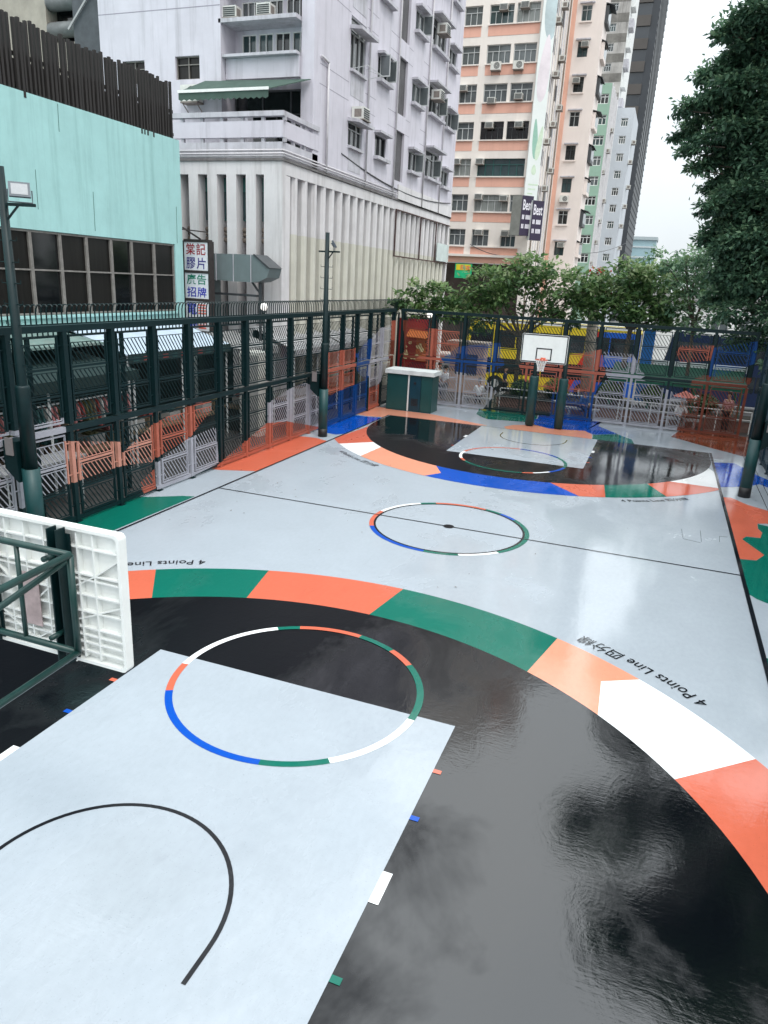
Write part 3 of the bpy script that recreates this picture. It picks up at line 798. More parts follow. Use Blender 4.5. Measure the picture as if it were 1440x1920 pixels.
ys = [-9.4, -8.2, -7.0, -5.85, -4.75, -3.65, -2.6, -1.5, -.43, .36, 1.45, 2.5, 3.57, 4.53, 5.67, 6.76]
for i, (a, c) in enumerate(zip(ys, ys[1:])):
    window(r, 0, XM, -.13, a, c, 4.09, 6.35, winframe_m, panes[4] if i % 3 else panes[5], 1, .46, .055)
b = MB(); b.box((XM + .002, -9.55, 4.0), (XM + .07, 6.84, 4.075)); b.build('sill', mint, r)
for i in range(8):
    b = MB(); y = -8 + i * 1.9; b.box((XM + .03, y, Z0 + .05), (XM + .06, y + 1.7, 3.0)); b.build('shop_opening', shopdark, r)
for i in range(92):
    y = -6.3 + i * .146
    if y > YM - .25: break
    o_ = R.uniform(-.03, .03); h = R.uniform(-.07, .06)
    b = MB(); b.box((XM - .1 + o_, y, 9.6), (XM - .02 + o_, y + R.uniform(.06, .088), 11.42 + h)); b.build('roof_slat', timber, r)
b = MB()
b.box((XM - .22, -6.4, 9.7), (XM - .195, YM - .1, 10.5))
for z in (9.85, 10.55): b.box((XM - .19, -6.4, z), (XM - .14, YM - .1, z + .1))
b.build('slat_rail', timber, r)
b = MB()
for y, z0_, z1_ in ((1.7, 9.0, 9.7), (.7, 6.9, 7.9), (2.85, 6.5, 7.6), (6.9, 6.4, 7.6)):
    b.bar((XM + .004, y, z0_), (XM + .004, y + .02, z1_), .018, .004); 
b.build('wall_crack', mat('crack', (.06, .12, .11), .9), r)
# roof top plant behind the slats
steel = mat('plant_steel', (.16, .17, .17), .5, .3, 3); 
r = thing('rooftop_building', 'grey concrete tower behind the mint roof with dark cooling pipes in its upper wall', 'building', (-24, 16, Z0))
beige = mat('beige_render', (.36, .33, .28), .8, .2, 1.5, streak=.4)
b = MB(); facade(b, 1, 15, -40, -20.3, Z0, 40, [(-25.3, -23.1, 15.4, 24)], .8); b.poly([(-20.3, 15, Z0), (-20.3, 40, Z0), (-20.3, 40, 40), (-20.3, 15, 40)]); b.build('wall', beige, r)
b = MB(); b.box((-25.3, 15.7, 15.4), (-23.1, 15.78, 24)); b.build('recess', panes[5], r)
for k in range(7):
    b = MB(); b.tube([(-25.3, 15.3, 16 + k * 1.1), (-23.1, 15.3, 16 + k * 1.1)], .34, 14); b.build('cooling_pipe', steel, r, True)
b = MB(); b.hexa([(-23.0, 14.2, 14.0), (-20.4, 14.2, 13.4), (-20.4, 14.95, 13.4), (-23.0, 14.95, 14.0), (-23.0, 14.2, 25), (-20.4, 14.2, 25), (-20.4, 14.95, 25), (-23.0, 14.95, 25)]); b.build('steel_screen', mat('screen_grey', (.075, .085, .095), .6, .3, 2), r)
b = MB(); b.bar((-23.2, 14.1, 15.6), (-21.4, 14.1, 17.4), .08, .08); b.bar((-31, 13.8, 14.9), (-20.3, 13.8, 12.5), .5, .3); b.build('bracing', mat('pale_steel', (.4, .4, .4), .6), r)

# ------------------------------------------------------------------ lilac tower with a finned podium
lil = mat('lilac_render', (.60, .575, .635), .78, .09, .9, streak=.65, dirt=(.29, .275, .30), bump=.15, bscale=14)
lilw = mat('lilac_trim', (.50, .49, .53), .75, .2, 2, streak=.7, dirt=(.14, .13, .13))
podw = mat('podium_white', (.66, .64, .645), .75, .1, 1, streak=.6, dirt=(.22, .20, .19))
podc = mat('podium_cream', (.60, .585, .51), .75, .1, 1, streak=.35, dirt=(.25, .23, .19))
grime = mat('grimy_ledge', (.17, .16, .16), .85, .4, 2, streak=.8, dirt=(.05, .045, .04))
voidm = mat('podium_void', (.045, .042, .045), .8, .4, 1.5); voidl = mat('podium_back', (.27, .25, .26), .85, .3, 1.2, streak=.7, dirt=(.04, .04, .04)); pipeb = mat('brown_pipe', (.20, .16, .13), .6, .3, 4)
pipew = mat('white_pipe', (.62, .60, .62), .5, .15, 3, streak=.3)
XL, YC, YT, YE = -10.0, 10.0, 12.95, 32.6
r = thing('lilac_tower', 'lilac tenement tower with a green awning above a podium of white concrete fins', 'building', (XL, YT, Z0))
LT = r
ST = 3.24
wins = []       # (ua, ub, za, zb, kind)
for k in range(-1, 5):
    dz = k * ST
    wins += [(15.85, 17.42, 11.05 + dz + (.0), 12.0 + dz, 'A')] if k == 0 else [(15.85, 17.5, 10.75 + dz, 12.68 + dz, 'A2')] if k > 0 else []
    if k >= 0:
        wins += [(19.0, 20.45, 11.13 + dz, 12.05 + dz, 'B'), (23.85, 25.35, 11.2 + dz, 12.15 + dz, 'C'), (26.75, 29.2, 11.3 + dz, 12.7 + dz, 'D'), (29.95, 31.45, 11.2 + dz, 12.1 + dz, 'E')]
slots = [(21.75, 23.05, 10.45, 12.75)] + [(21.75, 23.05, 13.5 + k * 3.24, 16.0 + k * 3.24) for k in range(4)]
b = MB(); ZT = 27
facade(b, 0, XL, YT, YE, 9.5, ZT, [q[:4] for q in wins] + slots, -.16)
LW = [(-16.0, -14.85, 12.83, 13.66), (-18.6, -17.5, 12.75, 13.6), (-16.0, -14.85, 16.07, 16.9)]
facade(b, 1, 12.0, -19.7, -13.85, Z0, ZT, LW, .2)
b.poly([(-19.7, 12, Z0), (-19.7, 12, ZT), (-19.7, 32, ZT), (-19.7, 32, Z0)]); b.poly([(XL, YE, 9), (XL, YE, ZT), (-19.7, YE, ZT), (-19.7, YE, 9)])
b.poly([(-13.85, 12, 9.5), (-13.85, 12, ZT), (-13.85, 13.1, ZT), (-13.85, 13.1, 9.5)])
# corner pier and the loggia back wall with its window rows
b.box((-10.55, 12.45, 9.5), (XL, YT, ZT))
rows = []
for k in range(0, 5):
    dz = k * ST
    if k == 0: rows += [(-13.5, -12.5, 9.9, 11.9), (-12.35, -11.3, 9.9, 11.9), (-11.2, -10.62, 10.2, 11.5)]
    else:
        for j in range(4): rows.append((-13.55 + j * .76, -12.9 + j * .76, 13.72 + dz - ST, 14.58 + dz - ST))
        for j in range(3): rows.append((-13.55 + j * 1.0, -12.7 + j * 1.0, 14.95 + dz - ST, 15.7 + dz - ST))
facade(b, 1, 13.1, -13.85, -10.56, 9.5, ZT, rows, .12)
b.build('wall', lil, r)
b = MB(); b.poly([(-19.7, 12, ZT), (XL, 12, ZT), (XL, YE, ZT), (-19.7, YE, ZT)]); b.build('roof', grime, r)
for a, c, e, f in rows: window(r, 1, 13.1, .1, a, c, e, f, whf if e > 12 else dkf, R.choice((panes[0], panes[2], panes[1])), 2 if c - a < .8 else 3, 0, .035)
for a, c, e, f in LW: window(r, 1, 12.0, .19, a, c, e, f, winframe_m, panes[4], 2, .35, .04)
for a, c, e, f in slots:
    b = MB(); b.poly([(XL - .155, a, e), (XL - .155, c, e), (XL - .155, c, f), (XL - .155, a, f)]); b.build('recess_grille', voidl, r)
    b = MB()
    for j in range(9): b.box((XL - .12, a + .08 + j * .14, e), (XL - .10, a + .1 + j * .14, f))
    b.build('recess_bars', dkf, r)
for a, c, e, f, k in wins:
    mp = R.choice((panes[0], panes[1], panes[0], panes[2]))
    w_ = window(r, 0, XL, -.15, a, c, e, f, alu if k != 'B' else dkf, mp, 3 if c - a > 1.5 else 2, .3 if k in 'A2D' else 0, .04)
    if k in ('A', 'A2'):
        zc_ = 11.97 if k == 'A' else e + 1.42
        b = MB(); b.hexa([(XL, a - .1, zc_), (XL + .55, a - .1, zc_ - .06), (XL + .55, c + .15, zc_ - .06), (XL, c + .15, zc_), (XL, a - .1, zc_ + .14), (XL + .55, a - .1, zc_ + .06), (XL + .55, c + .15, zc_ + .06), (XL, c + .15, zc_ + .14)]); b.build('window_canopy', lilw, r)
        b = MB(); b.box((XL, a, e - .12), (XL + .14, c, e - .01)); b.build('sill', lilw, r)
        b = MB(); b.box((XL + .004, a + .1, e - 1.0), (XL + .012, c - .1, e - .2)); b.build('stained_panel', lilw, r)
    else:
        b = MB(); b.box((XL, a - .12, f + .04), (XL + (.34 if k != 'D' else .5), c + .12, f + .14)); b.build('window_canopy', lilw, r)
        b = MB(); b.box((XL, a - .12, e - .16), (XL + .26, c + .12, e - .02)); b.build('sill', lilw, r)
for i, (q, side) in enumerate((((19.2, 12.2 - .5 + 3.24), 1), ((24.9, 11.7), 1), ((25.0, 14.95), 1), ((25.0, 18.2), 1), ((28.6, 15.2), -1), ((28.2, 11.9), 1), ((31.1, 14.9), 1), ((20.1, 14.9), 1))):
    b = MB(); y, z = q; b.box((XL + .02, y, z - .5), (XL + .52, y + .03, z + .4)); wleaf = b.build('open_casement', alu, r)
    b = MB(); b.poly([(XL + .06, y - .002, z - .45), (XL + .48, y - .002, z - .45), (XL + .48, y - .002, z + .35), (XL + .06, y - .002, z + .35)]); b.build('pane', panes[2], wleaf)
# score lines, down pipes
groove = mat('render_groove', (.30, .28, .33), .9)
for k in range(5):
    for z in (12.73 + k * ST, 13.42 + k * ST):
        for ya, yb in ((YT + .02, 15.8), (17.6, 18.9), (20.5, 21.7), (23.1, 23.75), (25.5, 26.6)): b = MB(); b.box((XL + .001, ya, z), (XL + .004, yb, z + .022)); b.build('groove', groove, r)
b = MB(); b.box((-19.7, 11.996, 15.3), (-13.86, 11.999, 15.33)); b.build('groove', groove, r)
for y, za, zb in ((13.62, 9.6, 13.6), (17.85, 9.6, ZT), (21.55, 9.5, ZT), (26.35, 9.6, ZT), (29.62, 9.6, ZT)):
    b = MB(); b.tube([(XL + .07, y, za), (XL + .07, y, zb)], .045, 8); b.build('down_pipe', pipew, r, True)
b = MB(); b.tube([(XL + .07, 13.62, 13.6), (XL + .07, 13.0, 13.68)], .045, 8); b.build('down_pipe', pipew, r, True)
# loggia parapets and slabs
for k in range(1, 5):
    dz = (k - 1) * ST
    b = MB(); b.box((-13.83, 12.3, 12.83 + dz), (-10.56, 12.5, 13.55 + dz)); b.build('loggia_parapet', lil, r)
    b = MB(); b.box((-13.84, 12.05, 13.56 + dz), (-10.56, 12.55, 13.66 + dz)); b.build('loggia_sill', lilw, r)
    b = MB(); b.box((-13.95, 12.0, 14.72 + dz), (-10.56, 13.08, 14.86 + dz)); b.build('loggia_slab', lilw, r)
# terrace on the podium: parapet with open slot, top rail
for nm, za, zb, o, mm in (('parapet', 9.62, 10.16, 0, lilw), ('parapet', 10.31, 10.86, .03, lil), ('parapet_rail', 11.0, 11.17, .08, lilw)):
    b = MB(); b.box((-15.6, YC - o, za), (XL + o, YC + .16, zb)); b.box((XL - .16, YC + .16, za), (XL + o, YT - .02, zb)); b.build(nm, mm, r)
for i in range(7):
    x = -15.3 + i * .88; b = MB(); b.box((x, YC + .02, 10.16), (x + .12, YC + .14, 10.31)); b.build('parapet_stub', lilw, r); b = MB(); b.box((x, YC + .02, 10.86), (x + .12, YC + .14, 11.0)); b.build('parapet_stub', lilw, r)
for i in range(3):
    y = 10.9 + i * .9; b = MB(); b.box((XL - .14, y, 10.16), (XL - .02, y + .12, 10.31)); b.build('parapet_stub', lilw, r); b = MB(); b.box((XL - .14, y, 10.86), (XL - .02, y + .12, 11.0)); b.build('parapet_stub', lilw, r)
# awning and dark glazing added for the windows and shade beneath it
window(r, 1, 12.9, .12, -13.8, -10.6, 9.6, 12.55, dkf, panes[0], 5, .3, .06, 'terrace_glazing')
awn = mat('awning_green', (.048, .088, .07), .75, .2, 3, streak=.4, dirt=(.06, .1, .08))
aw = MB(); za, zf = 12.72, 12.02
aw.hexa([(-14.6, 12.0, za), (-10.1, 12.4, za), (-10.9, 10.55, zf), (-14.85, 10.55, zf), (-14.6, 12.0, za + .03), (-10.1, 12.4, za + .03), (-10.9, 10.55, zf + .03), (-14.85, 10.55, zf + .03)])
n = 16
for i in range(n):
    xa, xb = -14.85 + 3.95 * i / n, -14.85 + 3.95 * (i + 1) / n; xm = (xa + xb) / 2
    aw.poly([(xa, 10.54, zf), (xb, 10.54, zf), (xb, 10.54, zf - .25), (xm, 10.54, zf - .31), (xa, 10.54, zf - .25)])
a_ = aw.build('awning', awn, r)
b = MB(); b.box((-14.87, 10.5, zf - .03), (-10.88, 10.53, zf + .07)); b.build('awning_bar', whf, a_)
# podium: slab edge with pipes, fins, back wall
b = MB(); b.box((-20, YC, 9.06), (XL, YC + .3, 9.52)); b.box((XL - .3, YC + .3, 9.08), (XL, YE, 9.52)); b.box((-20, YC + .31, 9.3), (XL - .31, YE, 9.5)); b.box((XL - .5, 22.4, 9.52), (XL + .06, YE, 10.3)); b.build('podium_beam', podw, r)
b = MB(); b.box((-16, YC - .06, 9.525), (XL + .06, YC + .2, 9.61)); b.box((XL - .1, YC + .2, 9.525), (XL + .06, YE, 9.61)); b.build('podium_ledge', grime, r)
for z, o in ((9.68, .05), (9.76, .1), (9.88, .05)):
    b = MB(); b.tube([(-15.5, YC - o, z), (XL + o, YC - o, z), (XL + o, 22.2, z)], .03, 6); b.build('ledge_pipe', pipew, r, True)
for i in range(6):
    x = XL - 1.56 - i * .855
    b = MB(); b.box((x, YC, Z0), (x + .43, YC + .62, 9.06)); b.build('fin', podw, r)
b = MB(); b.box((XL - .78, YC, Z0), (XL, YC + .62, 9.06)); b.build('corner_pier', podw, r)
pitch = .853
i = 0; y = 10.95
while y < YE - .5:
    b = MB(); y0 = y; wd = .45
    b.v = []; pr = [(0, y0), (-.16, y0), (-.02 + .02, y0), ]
    sec = [(-.62, y0), (-.30, y0), (-.12, y0 + .02), (-.02, y0 + .11), (0, y0 + wd * .5), (-.03, y0 + wd - .12), (-.12, y0 + wd - .02), (-.30, y0 + wd), (-.62, y0 + wd)]
    zs_ = (Z0, 7.05, 9.08)
    for k, (zl, zh) in enumerate(zip(zs_, zs_[1:])):
        for j in range(len(sec)):
            p, q = sec[j], sec[(j + 1) % len(sec)]
            b.poly([(XL + p[0], p[1], zl), (XL + q[0], q[1], zl), (XL + q[0], q[1], zh), (XL + p[0], p[1], zh)], 2 if max(p[0], q[0]) < -.29 else k)  # inner side faces painted dark: gap shade and stains in the colour
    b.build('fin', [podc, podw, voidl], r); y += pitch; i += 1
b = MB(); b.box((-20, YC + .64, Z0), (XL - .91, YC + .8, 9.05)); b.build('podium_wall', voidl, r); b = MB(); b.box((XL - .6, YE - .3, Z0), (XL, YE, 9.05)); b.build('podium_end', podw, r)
b = MB(); b.box((XL - .9, 10.65, Z0), (XL - .63, YE, 9.05)); b.build('podium_backing', voidm, r)  # shade between the fins put into a near-black backing colour
for x0, x1 in ((-13.05, -12.62), (-12.2, -11.76), (-11.34, -10.91), (-14.0, -13.5)):
    b = MB(); b.box((x0, YC + .5, 7.45), (x1, YC + .63, 9.0)); w_ = b.build('podium_window', grf, r)
    b = MB(); b.box((x0 + .05, YC + .485, 7.5), (x1 - .05, YC + .499, 8.5)); b.build('pane', panes[1], w_)
for z, rr in ((7.12, .1), (6.95, .07), (6.74, .1)):
    b = MB(); b.tube([(-15, YC + .52, z), (-10.8, YC + .52, z)], rr, 8); b.build('podium_pipe', pipeb, r, True)
for x in (-12.9, -11.2, -13.8):
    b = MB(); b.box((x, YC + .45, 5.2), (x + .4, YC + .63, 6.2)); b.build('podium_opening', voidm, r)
# rusty frame of a removed billboard with its remaining panel
rustm = mat('rust', (.06, .025, .022), .8, .4, 6); zb_ = 6.75
b = MB()
for ya, yb in ((22.2, 26.3), (26.4, 29.4), (29.5, 32.5)):
    b.box((XL + .03, ya, zb_), (XL + .09, ya + .07, 9.1)); b.box((XL + .03, ya + .07, zb_), (XL + .09, yb, zb_ + .06)); b.box((XL + .03, ya + .07, 9.05), (XL + .09, yb, 9.1))
b.build('billboard_frame', rustm, r)
b = MB(); b.box((XL + .11, 29.7, 6.85), (XL + .15, 32.3, 7.9)); b.build('billboard_panel', mat('pale_panel', (.55, .62, .60), .6, .15, 2, streak=.5), r)
b = MB(); b.box((-12.9, 10.9, 10.2), (-12.0, 11.3, 11.35)); b.build('terrace_cupboard', lilw, r)
# air conditioners of the lilac tower
ac('split', (-15.1, 12.0, 12.25), FY, 'large white condenser on the pale wall left of the green awning')
ac('window', (XL + .02, 16.5, 12.35), FX, 'white air conditioner on a canopy above the lowest window of the lilac street wall', 1.1)
ac('window', (XL + .05, 27.3, 15.45), FX, 'grey air conditioner at the middle window near the far edge of the lilac wall', 1.1)
ac('window', (XL + .05, 27.6, 18.7), FX, 'air conditioner at the top window near the far edge of the lilac wall', 1.1)
ac('window', (-13.55, 12.6, 15.12), FY, 'white air conditioner on the left end of the loggia slab above the windows', .9)
ac('window', (-12.05, 12.6, 15.12), FY, 'dark fronted air conditioner in the middle of the loggia slab', .9)
# drying rod
r2 = thing('drying_rack', 'thin metal laundry rack sticking out below a window of the lilac wall', 'laundry rack', (XL, 16, 13.9))
b = MB(); b.tube([(XL, 15.9, 13.95), (XL + .8, 15.9, 14.05), (XL + .8, 17.6, 14.05), (XL, 17.6, 13.95)], .015, 5); b.tube([(XL, 17.6, 14.35), (XL + .8, 17.6, 14.05)], .012, 5); b.build('rod', alu, r2)

# ------------------------------------------------------------------ hanging shop sign and duct
redp, blup, grnp, lred, purp = [mat(n, c, .5, .1, 6) for n, c in (('sign_red', (.33, .006, .015)), ('sign_blue', (.015, .02, .42)), ('sign_green', (.005, .22, .14)), ('sign_pale_red', (.75, .16, .12)), ('sign_purple', (.045, .03, .22)))]
signw = mat('sign_white', (.80, .80, .84), .45, .06, 5); signf = mat('sign_frame', (.035, .028, .027), .7, .4, 8)
r = thing('hanging_sign', 'tall hanging shop sign of white panels with red, green and blue Chinese characters', 'sign', (-12.4, 7.95, 3))
SX0, SX1, SY = -12.93, -11.9, 7.9
b = MB()
for x in (SX0 - .06, SX1): b.box((x, SY - .02, 3.2), (x + .06, SY + .3, 6.55))
for z in (6.5, 5.42, 4.42, 3.25): b.box((SX0, SY - .02, z), (SX1, SY + .3, z + .1))
b.bar((XM, 7.25, 6.95), (-12.2, 7.9, 6.6), .05, .05); b.bar((XM - .2, 7.0, 6.9), (-11.9, 7.95, 6.85), .04, .04); b.build('frame', signf, r)
for za, zb, rowsT in ((5.52, 6.5, (("棠", "記", redp), ("膠", "片", purp))), (4.52, 5.42, (("廣", "告", grnp), ("招", "牌", blup))), (3.35, 4.42, (("電", "電", None), ("腦", "腦", None)))):
    b = MB(); b.box((SX0 + .002, SY, za), (SX1 - .002, SY + .22, zb)); pn = b.build('panel', signw, r)
    hh = (zb - za) / 2
    for k, (c0, c1, mm) in enumerate(rowsT):
        for j, ch in enumerate((c0, c1)):
            b = MB()
            if mm is None and j:            # the red column is faded beyond reading
                for q_ in range(4): b = MB(); b.box((SX0 + .55, SY - .01, zb - (k + 1) * hh + .08 + q_ * .1), (SX0 + .88, SY - .002, zb - (k + 1) * hh + .13 + q_ * .1)); b.build('faded_stroke', lred, pn)
                continue
            fit_text(b, ch, (SX0 + .08 + j * .45, SY - .006, zb - (k + 1) * hh + .05), (1, 0, 0), (0, 0, 1), .4, hh - .09, bold=.012)
            b.build('character', mm or (blup, lred)[j], pn)
ductm = mat('duct_grey', (.155, .195, .20), .5, .12, 1.5, streak=.35, dirt=(.1, .11, .11))
r = thing('ventilation_duct', 'big grey sheet metal duct with an angled outlet in front of the white fins', 'duct', (-12, 9.0, 0))
b = MB()
def quadtube(pts, y0, y1):
    n_ = len(pts)
    for (a, c), (a2, c2) in zip(pts, pts[1:]):
        b.hexa([(a[0], y0, a[1]), (a2[0], y0, a2[1]), (a2[0], y1, a2[1]), (a[0], y1, a[1]), (c[0], y0, c[1]), (c2[0], y0, c2[1]), (c2[0], y1, c2[1]), (c[0], y1, c[1])])
quadtube([((-12.42, Z0), (-13.0, Z0)), ((-12.42, 5.2), (-13.0, 5.9)), ], 8.6, 9.5)
b2 = [((-13.0, 5.22), (-13.0, 5.9)), ((-12.7, 5.22), (-12.75, 6.15)), ((-11.3, 5.2), (-11.3, 6.17)), ((-10.5, 5.2), (-10.42, 6.17))]
quadtube(b2, 8.62, 9.52)
quadtube([((-10.49, 5.2), (-10.41, 6.17)), ((-10.2, 5.24), (-10.1, 5.97)), ((-9.85, 5.4), (-9.75, 5.72)), ], 8.61, 9.53)
b.build('duct_body', ductm, r)
b = MB(); b.poly([(-10.38, 8.58, 6.19), (-9.72, 8.58, 5.74), (-9.72, 9.55, 5.74), (-10.38, 9.55, 6.19)]); b.poly([(-10.42, 8.57, 6.16), (-9.78, 8.57, 5.7), (-9.74, 8.57, 5.75), (-10.38, 8.57, 6.21)]); b.build('outlet', dkf, r)
b = MB()
for x in (-12.05, -11.3, -10.55): b.box((x, 8.6, 5.19), (x + .03, 8.618, 6.18))
b.build('seam', lilw, r)
b = MB(); b.bar((-12.3, 8.9, 4.72), (-10.4, 8.9, 4.72), .08, .08); b.bar((-10.3, 8.9, 4.0), (-10.3, 8.9, 5.2), .1, .1); b.bar((-10.3, 8.9, 4.8), (-10.65, 8.9, 5.2), .06, .06); b.bar((-10.3, 8.9, Z0), (-10.3, 8.9, 4.0), .08, .08); b.build('support', dkf, r)

# ------------------------------------------------------------------ pink block across the street
pk = mat('pink_white', (.82, .755, .70), .75, .05, .6, streak=.22, dirt=(.55, .45, .40)); salm = mat('salmon_band', (.76, .42, .325), .75, .07, .8, streak=.25, dirt=(.5, .25, .18))
YP, XP0, XP1, FS = 50.0, -30.0, -8.0, 2.813
r = thing('pink_block', 'white apartment block with salmon bands under its windows, across the street', 'building', ((XP0 + XP1) / 2, YP, Z0))
holes = []; wl = []
for k in range(-1, 9):
    zt = 12.98 + (k - 1) * FS; zb = zt - 1.36
    if k < 0: continue
    cols = [(-15.07, -13.57, 3), (-12.98, -11.0, 4), (-10.75, -8.9, 4), (-18.2, -16.0, 4), (-21.4, -19.2, 4)]
    if k == 2: cols[1:3] = [(-12.98, -8.92, 6)]
    if k == 0: cols[1:3] = [(-12.98, -11.48, 3), (-10.4, -9.1, 3)]
    if k == 1: cols[1:3] = [(-13.0, -10.02, 5), (-9.9, -8.92, 2)]
    for a, c, n in cols: holes.append((a, c, zb, zt)); wl.append((a, c, zb, zt, n, k))
b = MB(); facade(b, 1, YP, XP0, XP1, Z0, 42, holes + [(-16, -8.4, Z0 + .2, 7.35)], .25)
b.poly([(XP1, YP, Z0), (XP1, 64, Z0), (XP1, 64, 42), (XP1, YP, 42)]); b.box((-16, YP - .3, 7.9), (-8.3, YP - .003, 8.1)); b.build('wall', pk, r)
b = MB(); b.box((-16, YP + .6, Z0), (-8.4, YP + .7, 7.35)); b.build('shop_interior', mat('shop_brown', (.05, .035, .03), .8, .5, 1), r)
for a, c, e, f, n, k in wl:
    mm = {3: panes[5]}.get(k) if a > -14 else None
    window(r, 1, YP, .24, a, c, e, f, grf if k == 2 and a > -14 else (dkf if k == 3 and a > -14 else alu), mm or R.choice((panes[2], panes[3], panes[1], panes[2])), n, .34, .055)
for k in range(0, 9):
    zt = 12.98 + (k - 1) * FS - 1.36 - .12
    for a, c in ((-15.05, -13.6), (-13.0, -8.82), (-21.3, -16.1)):
        b = MB(); b.box((a, YP - .02, zt - .73 - (.35 if k == 0 else 0)), (c, YP - .002, zt)); b.build('spandrel', salm, r)
        b = MB(); b.box((a - .05, YP - .14, zt + .01), (c + .05, YP - .021, zt + .09)); b.build('ledge', pk, r)
b = MB(); b.box((-16, YP - .03, 7.4), (-8.2, YP - .004, 8.0)); b.build('spandrel', salm, r)
# side wall pipes
for i in range(7):
    b = MB(); y = 50.9 + i * 1.25; b.tube([(XP1 + .1, y, Z0), (XP1 + .1, y, 42)], R.choice((.05, .07, .04)), 6); b.build('down_pipe', pipew if i % 3 else pipeb, r)
for k in range(11):
    for j, y in enumerate((52.0, 55.2)):
        b = MB(); z = 10 + k * FS; b.box((XP1 + .01, y, z), (XP1 + .03, y + 1.1, z + 1.2)); b.build('window', panes[0] if (j + k) % 2 else panes[2], r)
# tall fabric advertisement with leaf shapes at the corner
bw = mat('banner_white', (.78, .82, .80), .6, .05, .8); bt = mat('banner_teal', (.46, .55, .57), .6, .3, .6); bp_ = mat('banner_pink', (.78, .71, .745), .6, .15, .8); bgm = mat('banner_green', (.30, .52, .42), .6); bg2 = mat('banner_leaf', (.62, .74, .58), .6)
r = thing('banner', 'tall narrow white banner with petal and leaf shapes on the pink block corner', 'banner', (-8.2, YP - .4, 14))
BN0 = Vector((-8.62, 49.55, 0)); BU = Vector((.86, .5, 0)).normalized(); BNn = Vector((.5, -.86, 0)).normalized()
def bq(u, z, d): q = BN0 + BU * u + BNn * d; return (q.x, q.y, z)
b = MB(); b.hexa([bq(0, 12.3, 0), bq(1.15, 12.3, 0), bq(1.15, 12.3, -.1), bq(0, 12.3, -.1), bq(0, 31, 0), bq(1.15, 31, 0), bq(1.15, 31, -.1), bq(0, 31, -.1)]); b.build('sheet', bw, r)
def petal(cu, cz, ru, rz_, m, d, tilt=0):
    b = MB(); b.poly([bq(min(1.14, max(.01, cu + ru * math.cos(t) * (1 - .3 * math.sin(t)) + tilt * math.sin(t))), cz + rz_ * math.sin(t), d) for t in [2 * math.pi * i / 24 for i in range(24)]]); b.build('petal', m, r)
petal(.7, 26.6, .5, 2.3, bt, .004, -.1); petal(.62, 22.3, .45, 2.4, bp_, .008, .1); petal(.45, 17.2, .22, 1.5, bgm, .004, -.1); petal(.85, 16.9, .22, 1.3, bg2, .008, .15); petal(.6, 14.9, .2, .4, bg2, .004); petal(.8, 29.8, .4, 1.1, bt, .004)
for i, z in enumerate((13.7, 13.35, 13.0)):
    b = MB(); b.poly([bq(.25, z, .004), bq(1.1 - i * .2, z, .004), bq(1.1 - i * .2, z + .12, .004), bq(.25, z + .12, .004)]); b.build('caption_line', bg2, r)
# pair of signboards
spur = mat('signboard_purple', (.03, .02, .055), .5, .15, 2); sgrey = mat('signboard_side', (.24, .245, .225), .7, .25, 2, streak=.5); swht = mat('signboard_letter', (.80, .78, .84), .5)
for i, (pu, pv) in enumerate(((972.5, 441), (992, 450))):
    o = at(pu, pv, 1, 47.5 + i * .4); U = Vector((.74, .68, 0)).normalized(); O = Vector((o.x, o.y, o.z)); wf, hf = 1.05, 3.05; NF = Vector((U.y, -U.x, 0)); side = Vector((-.86, .3, 0)) if i == 0 else Vector((-.25, .25, 0))
    r = thing('signboard', ('left one of two dark purple signboards, with a grey side, beside the pink block', 'right one of two dark purple signboards with white lettering beside the pink block')[i], 'sign', O, 'projecting purple signboards')
    H = Vector((0, 0, hf))
    b = MB(); q = [O, O + U * wf, O + U * wf + side, O + side]; b.hexa(q + [p + H for p in q]); b.build('box', sgrey if i == 0 else bw, r)
    b = MB(); q = [O + NF * .06, O + U * wf + NF * .06, O + U * wf + NF * .002, O + NF * .002]; b.hexa(q + [p + H for p in q]); b.build('face', spur, r)
    for s_, zz_, hh_, w0 in (('Best', 1.95, .8, .85), ('', 1.25, .34, .8), ('', .55, .34, .85)):
        o_ = O + U * .1 + NF * .065 + Vector((0, 0, zz_))
        if s_: b = MB(); fit_text(b, s_, o_, U, (0, 0, 1), w0, hh_, bold=.02); b.build('lettering', swht, r)
        else:                               # the small lines are too worn to read: a row of short strokes
            for c_ in range(7):
                if c_ == 2: continue
                p_ = o_ + U * (w0 * c_ / 7); b = MB(); b.poly([p_, p_ + U * .09, p_ + U * .09 + Vector((0, 0, hh_)), p_ + Vector((0, 0, hh_))]); b.build('worn_stroke', swht, r)
    for zz_ in (.4, 2.6):
        b = MB(); b.bar(O + side * .9 + Vector((-.1, .3, zz_)), (-8.1, 50, O.z + zz_), .1, .1); b.build('bracket', dkf, r)
# lit shop sign
r = thing('shop_sign', 'small green and yellow shop sign under the pink block', 'sign', (-13.2, 49.5, 6))
b = MB(); b.box((-14.1, 49.45, 6.05), (-12.6, 49.6, 7.25)); b.build('panel', mat('neon_green', (.02, .50, .22), .4), r)
b = MB(); b.box((-14.0, 49.43, 6.72), (-12.7, 49.449, 7.2)); b.build('band', mat('neon_yellow', (.75, .62, .03), .4), r)
b = MB(); fit_text(b, 'E', (-13.6, 49.424, 6.78), (1, 0, 0), (0, 0, 1), .26, .36, bold=.02); b.build('lettering', lred, r)
for x in (-13.25, -13.05, -12.9): b = MB(); b.box((x, 49.42, 6.78), (x + .1, 49.429, 7.1)); b.build('lettering', lred, r)
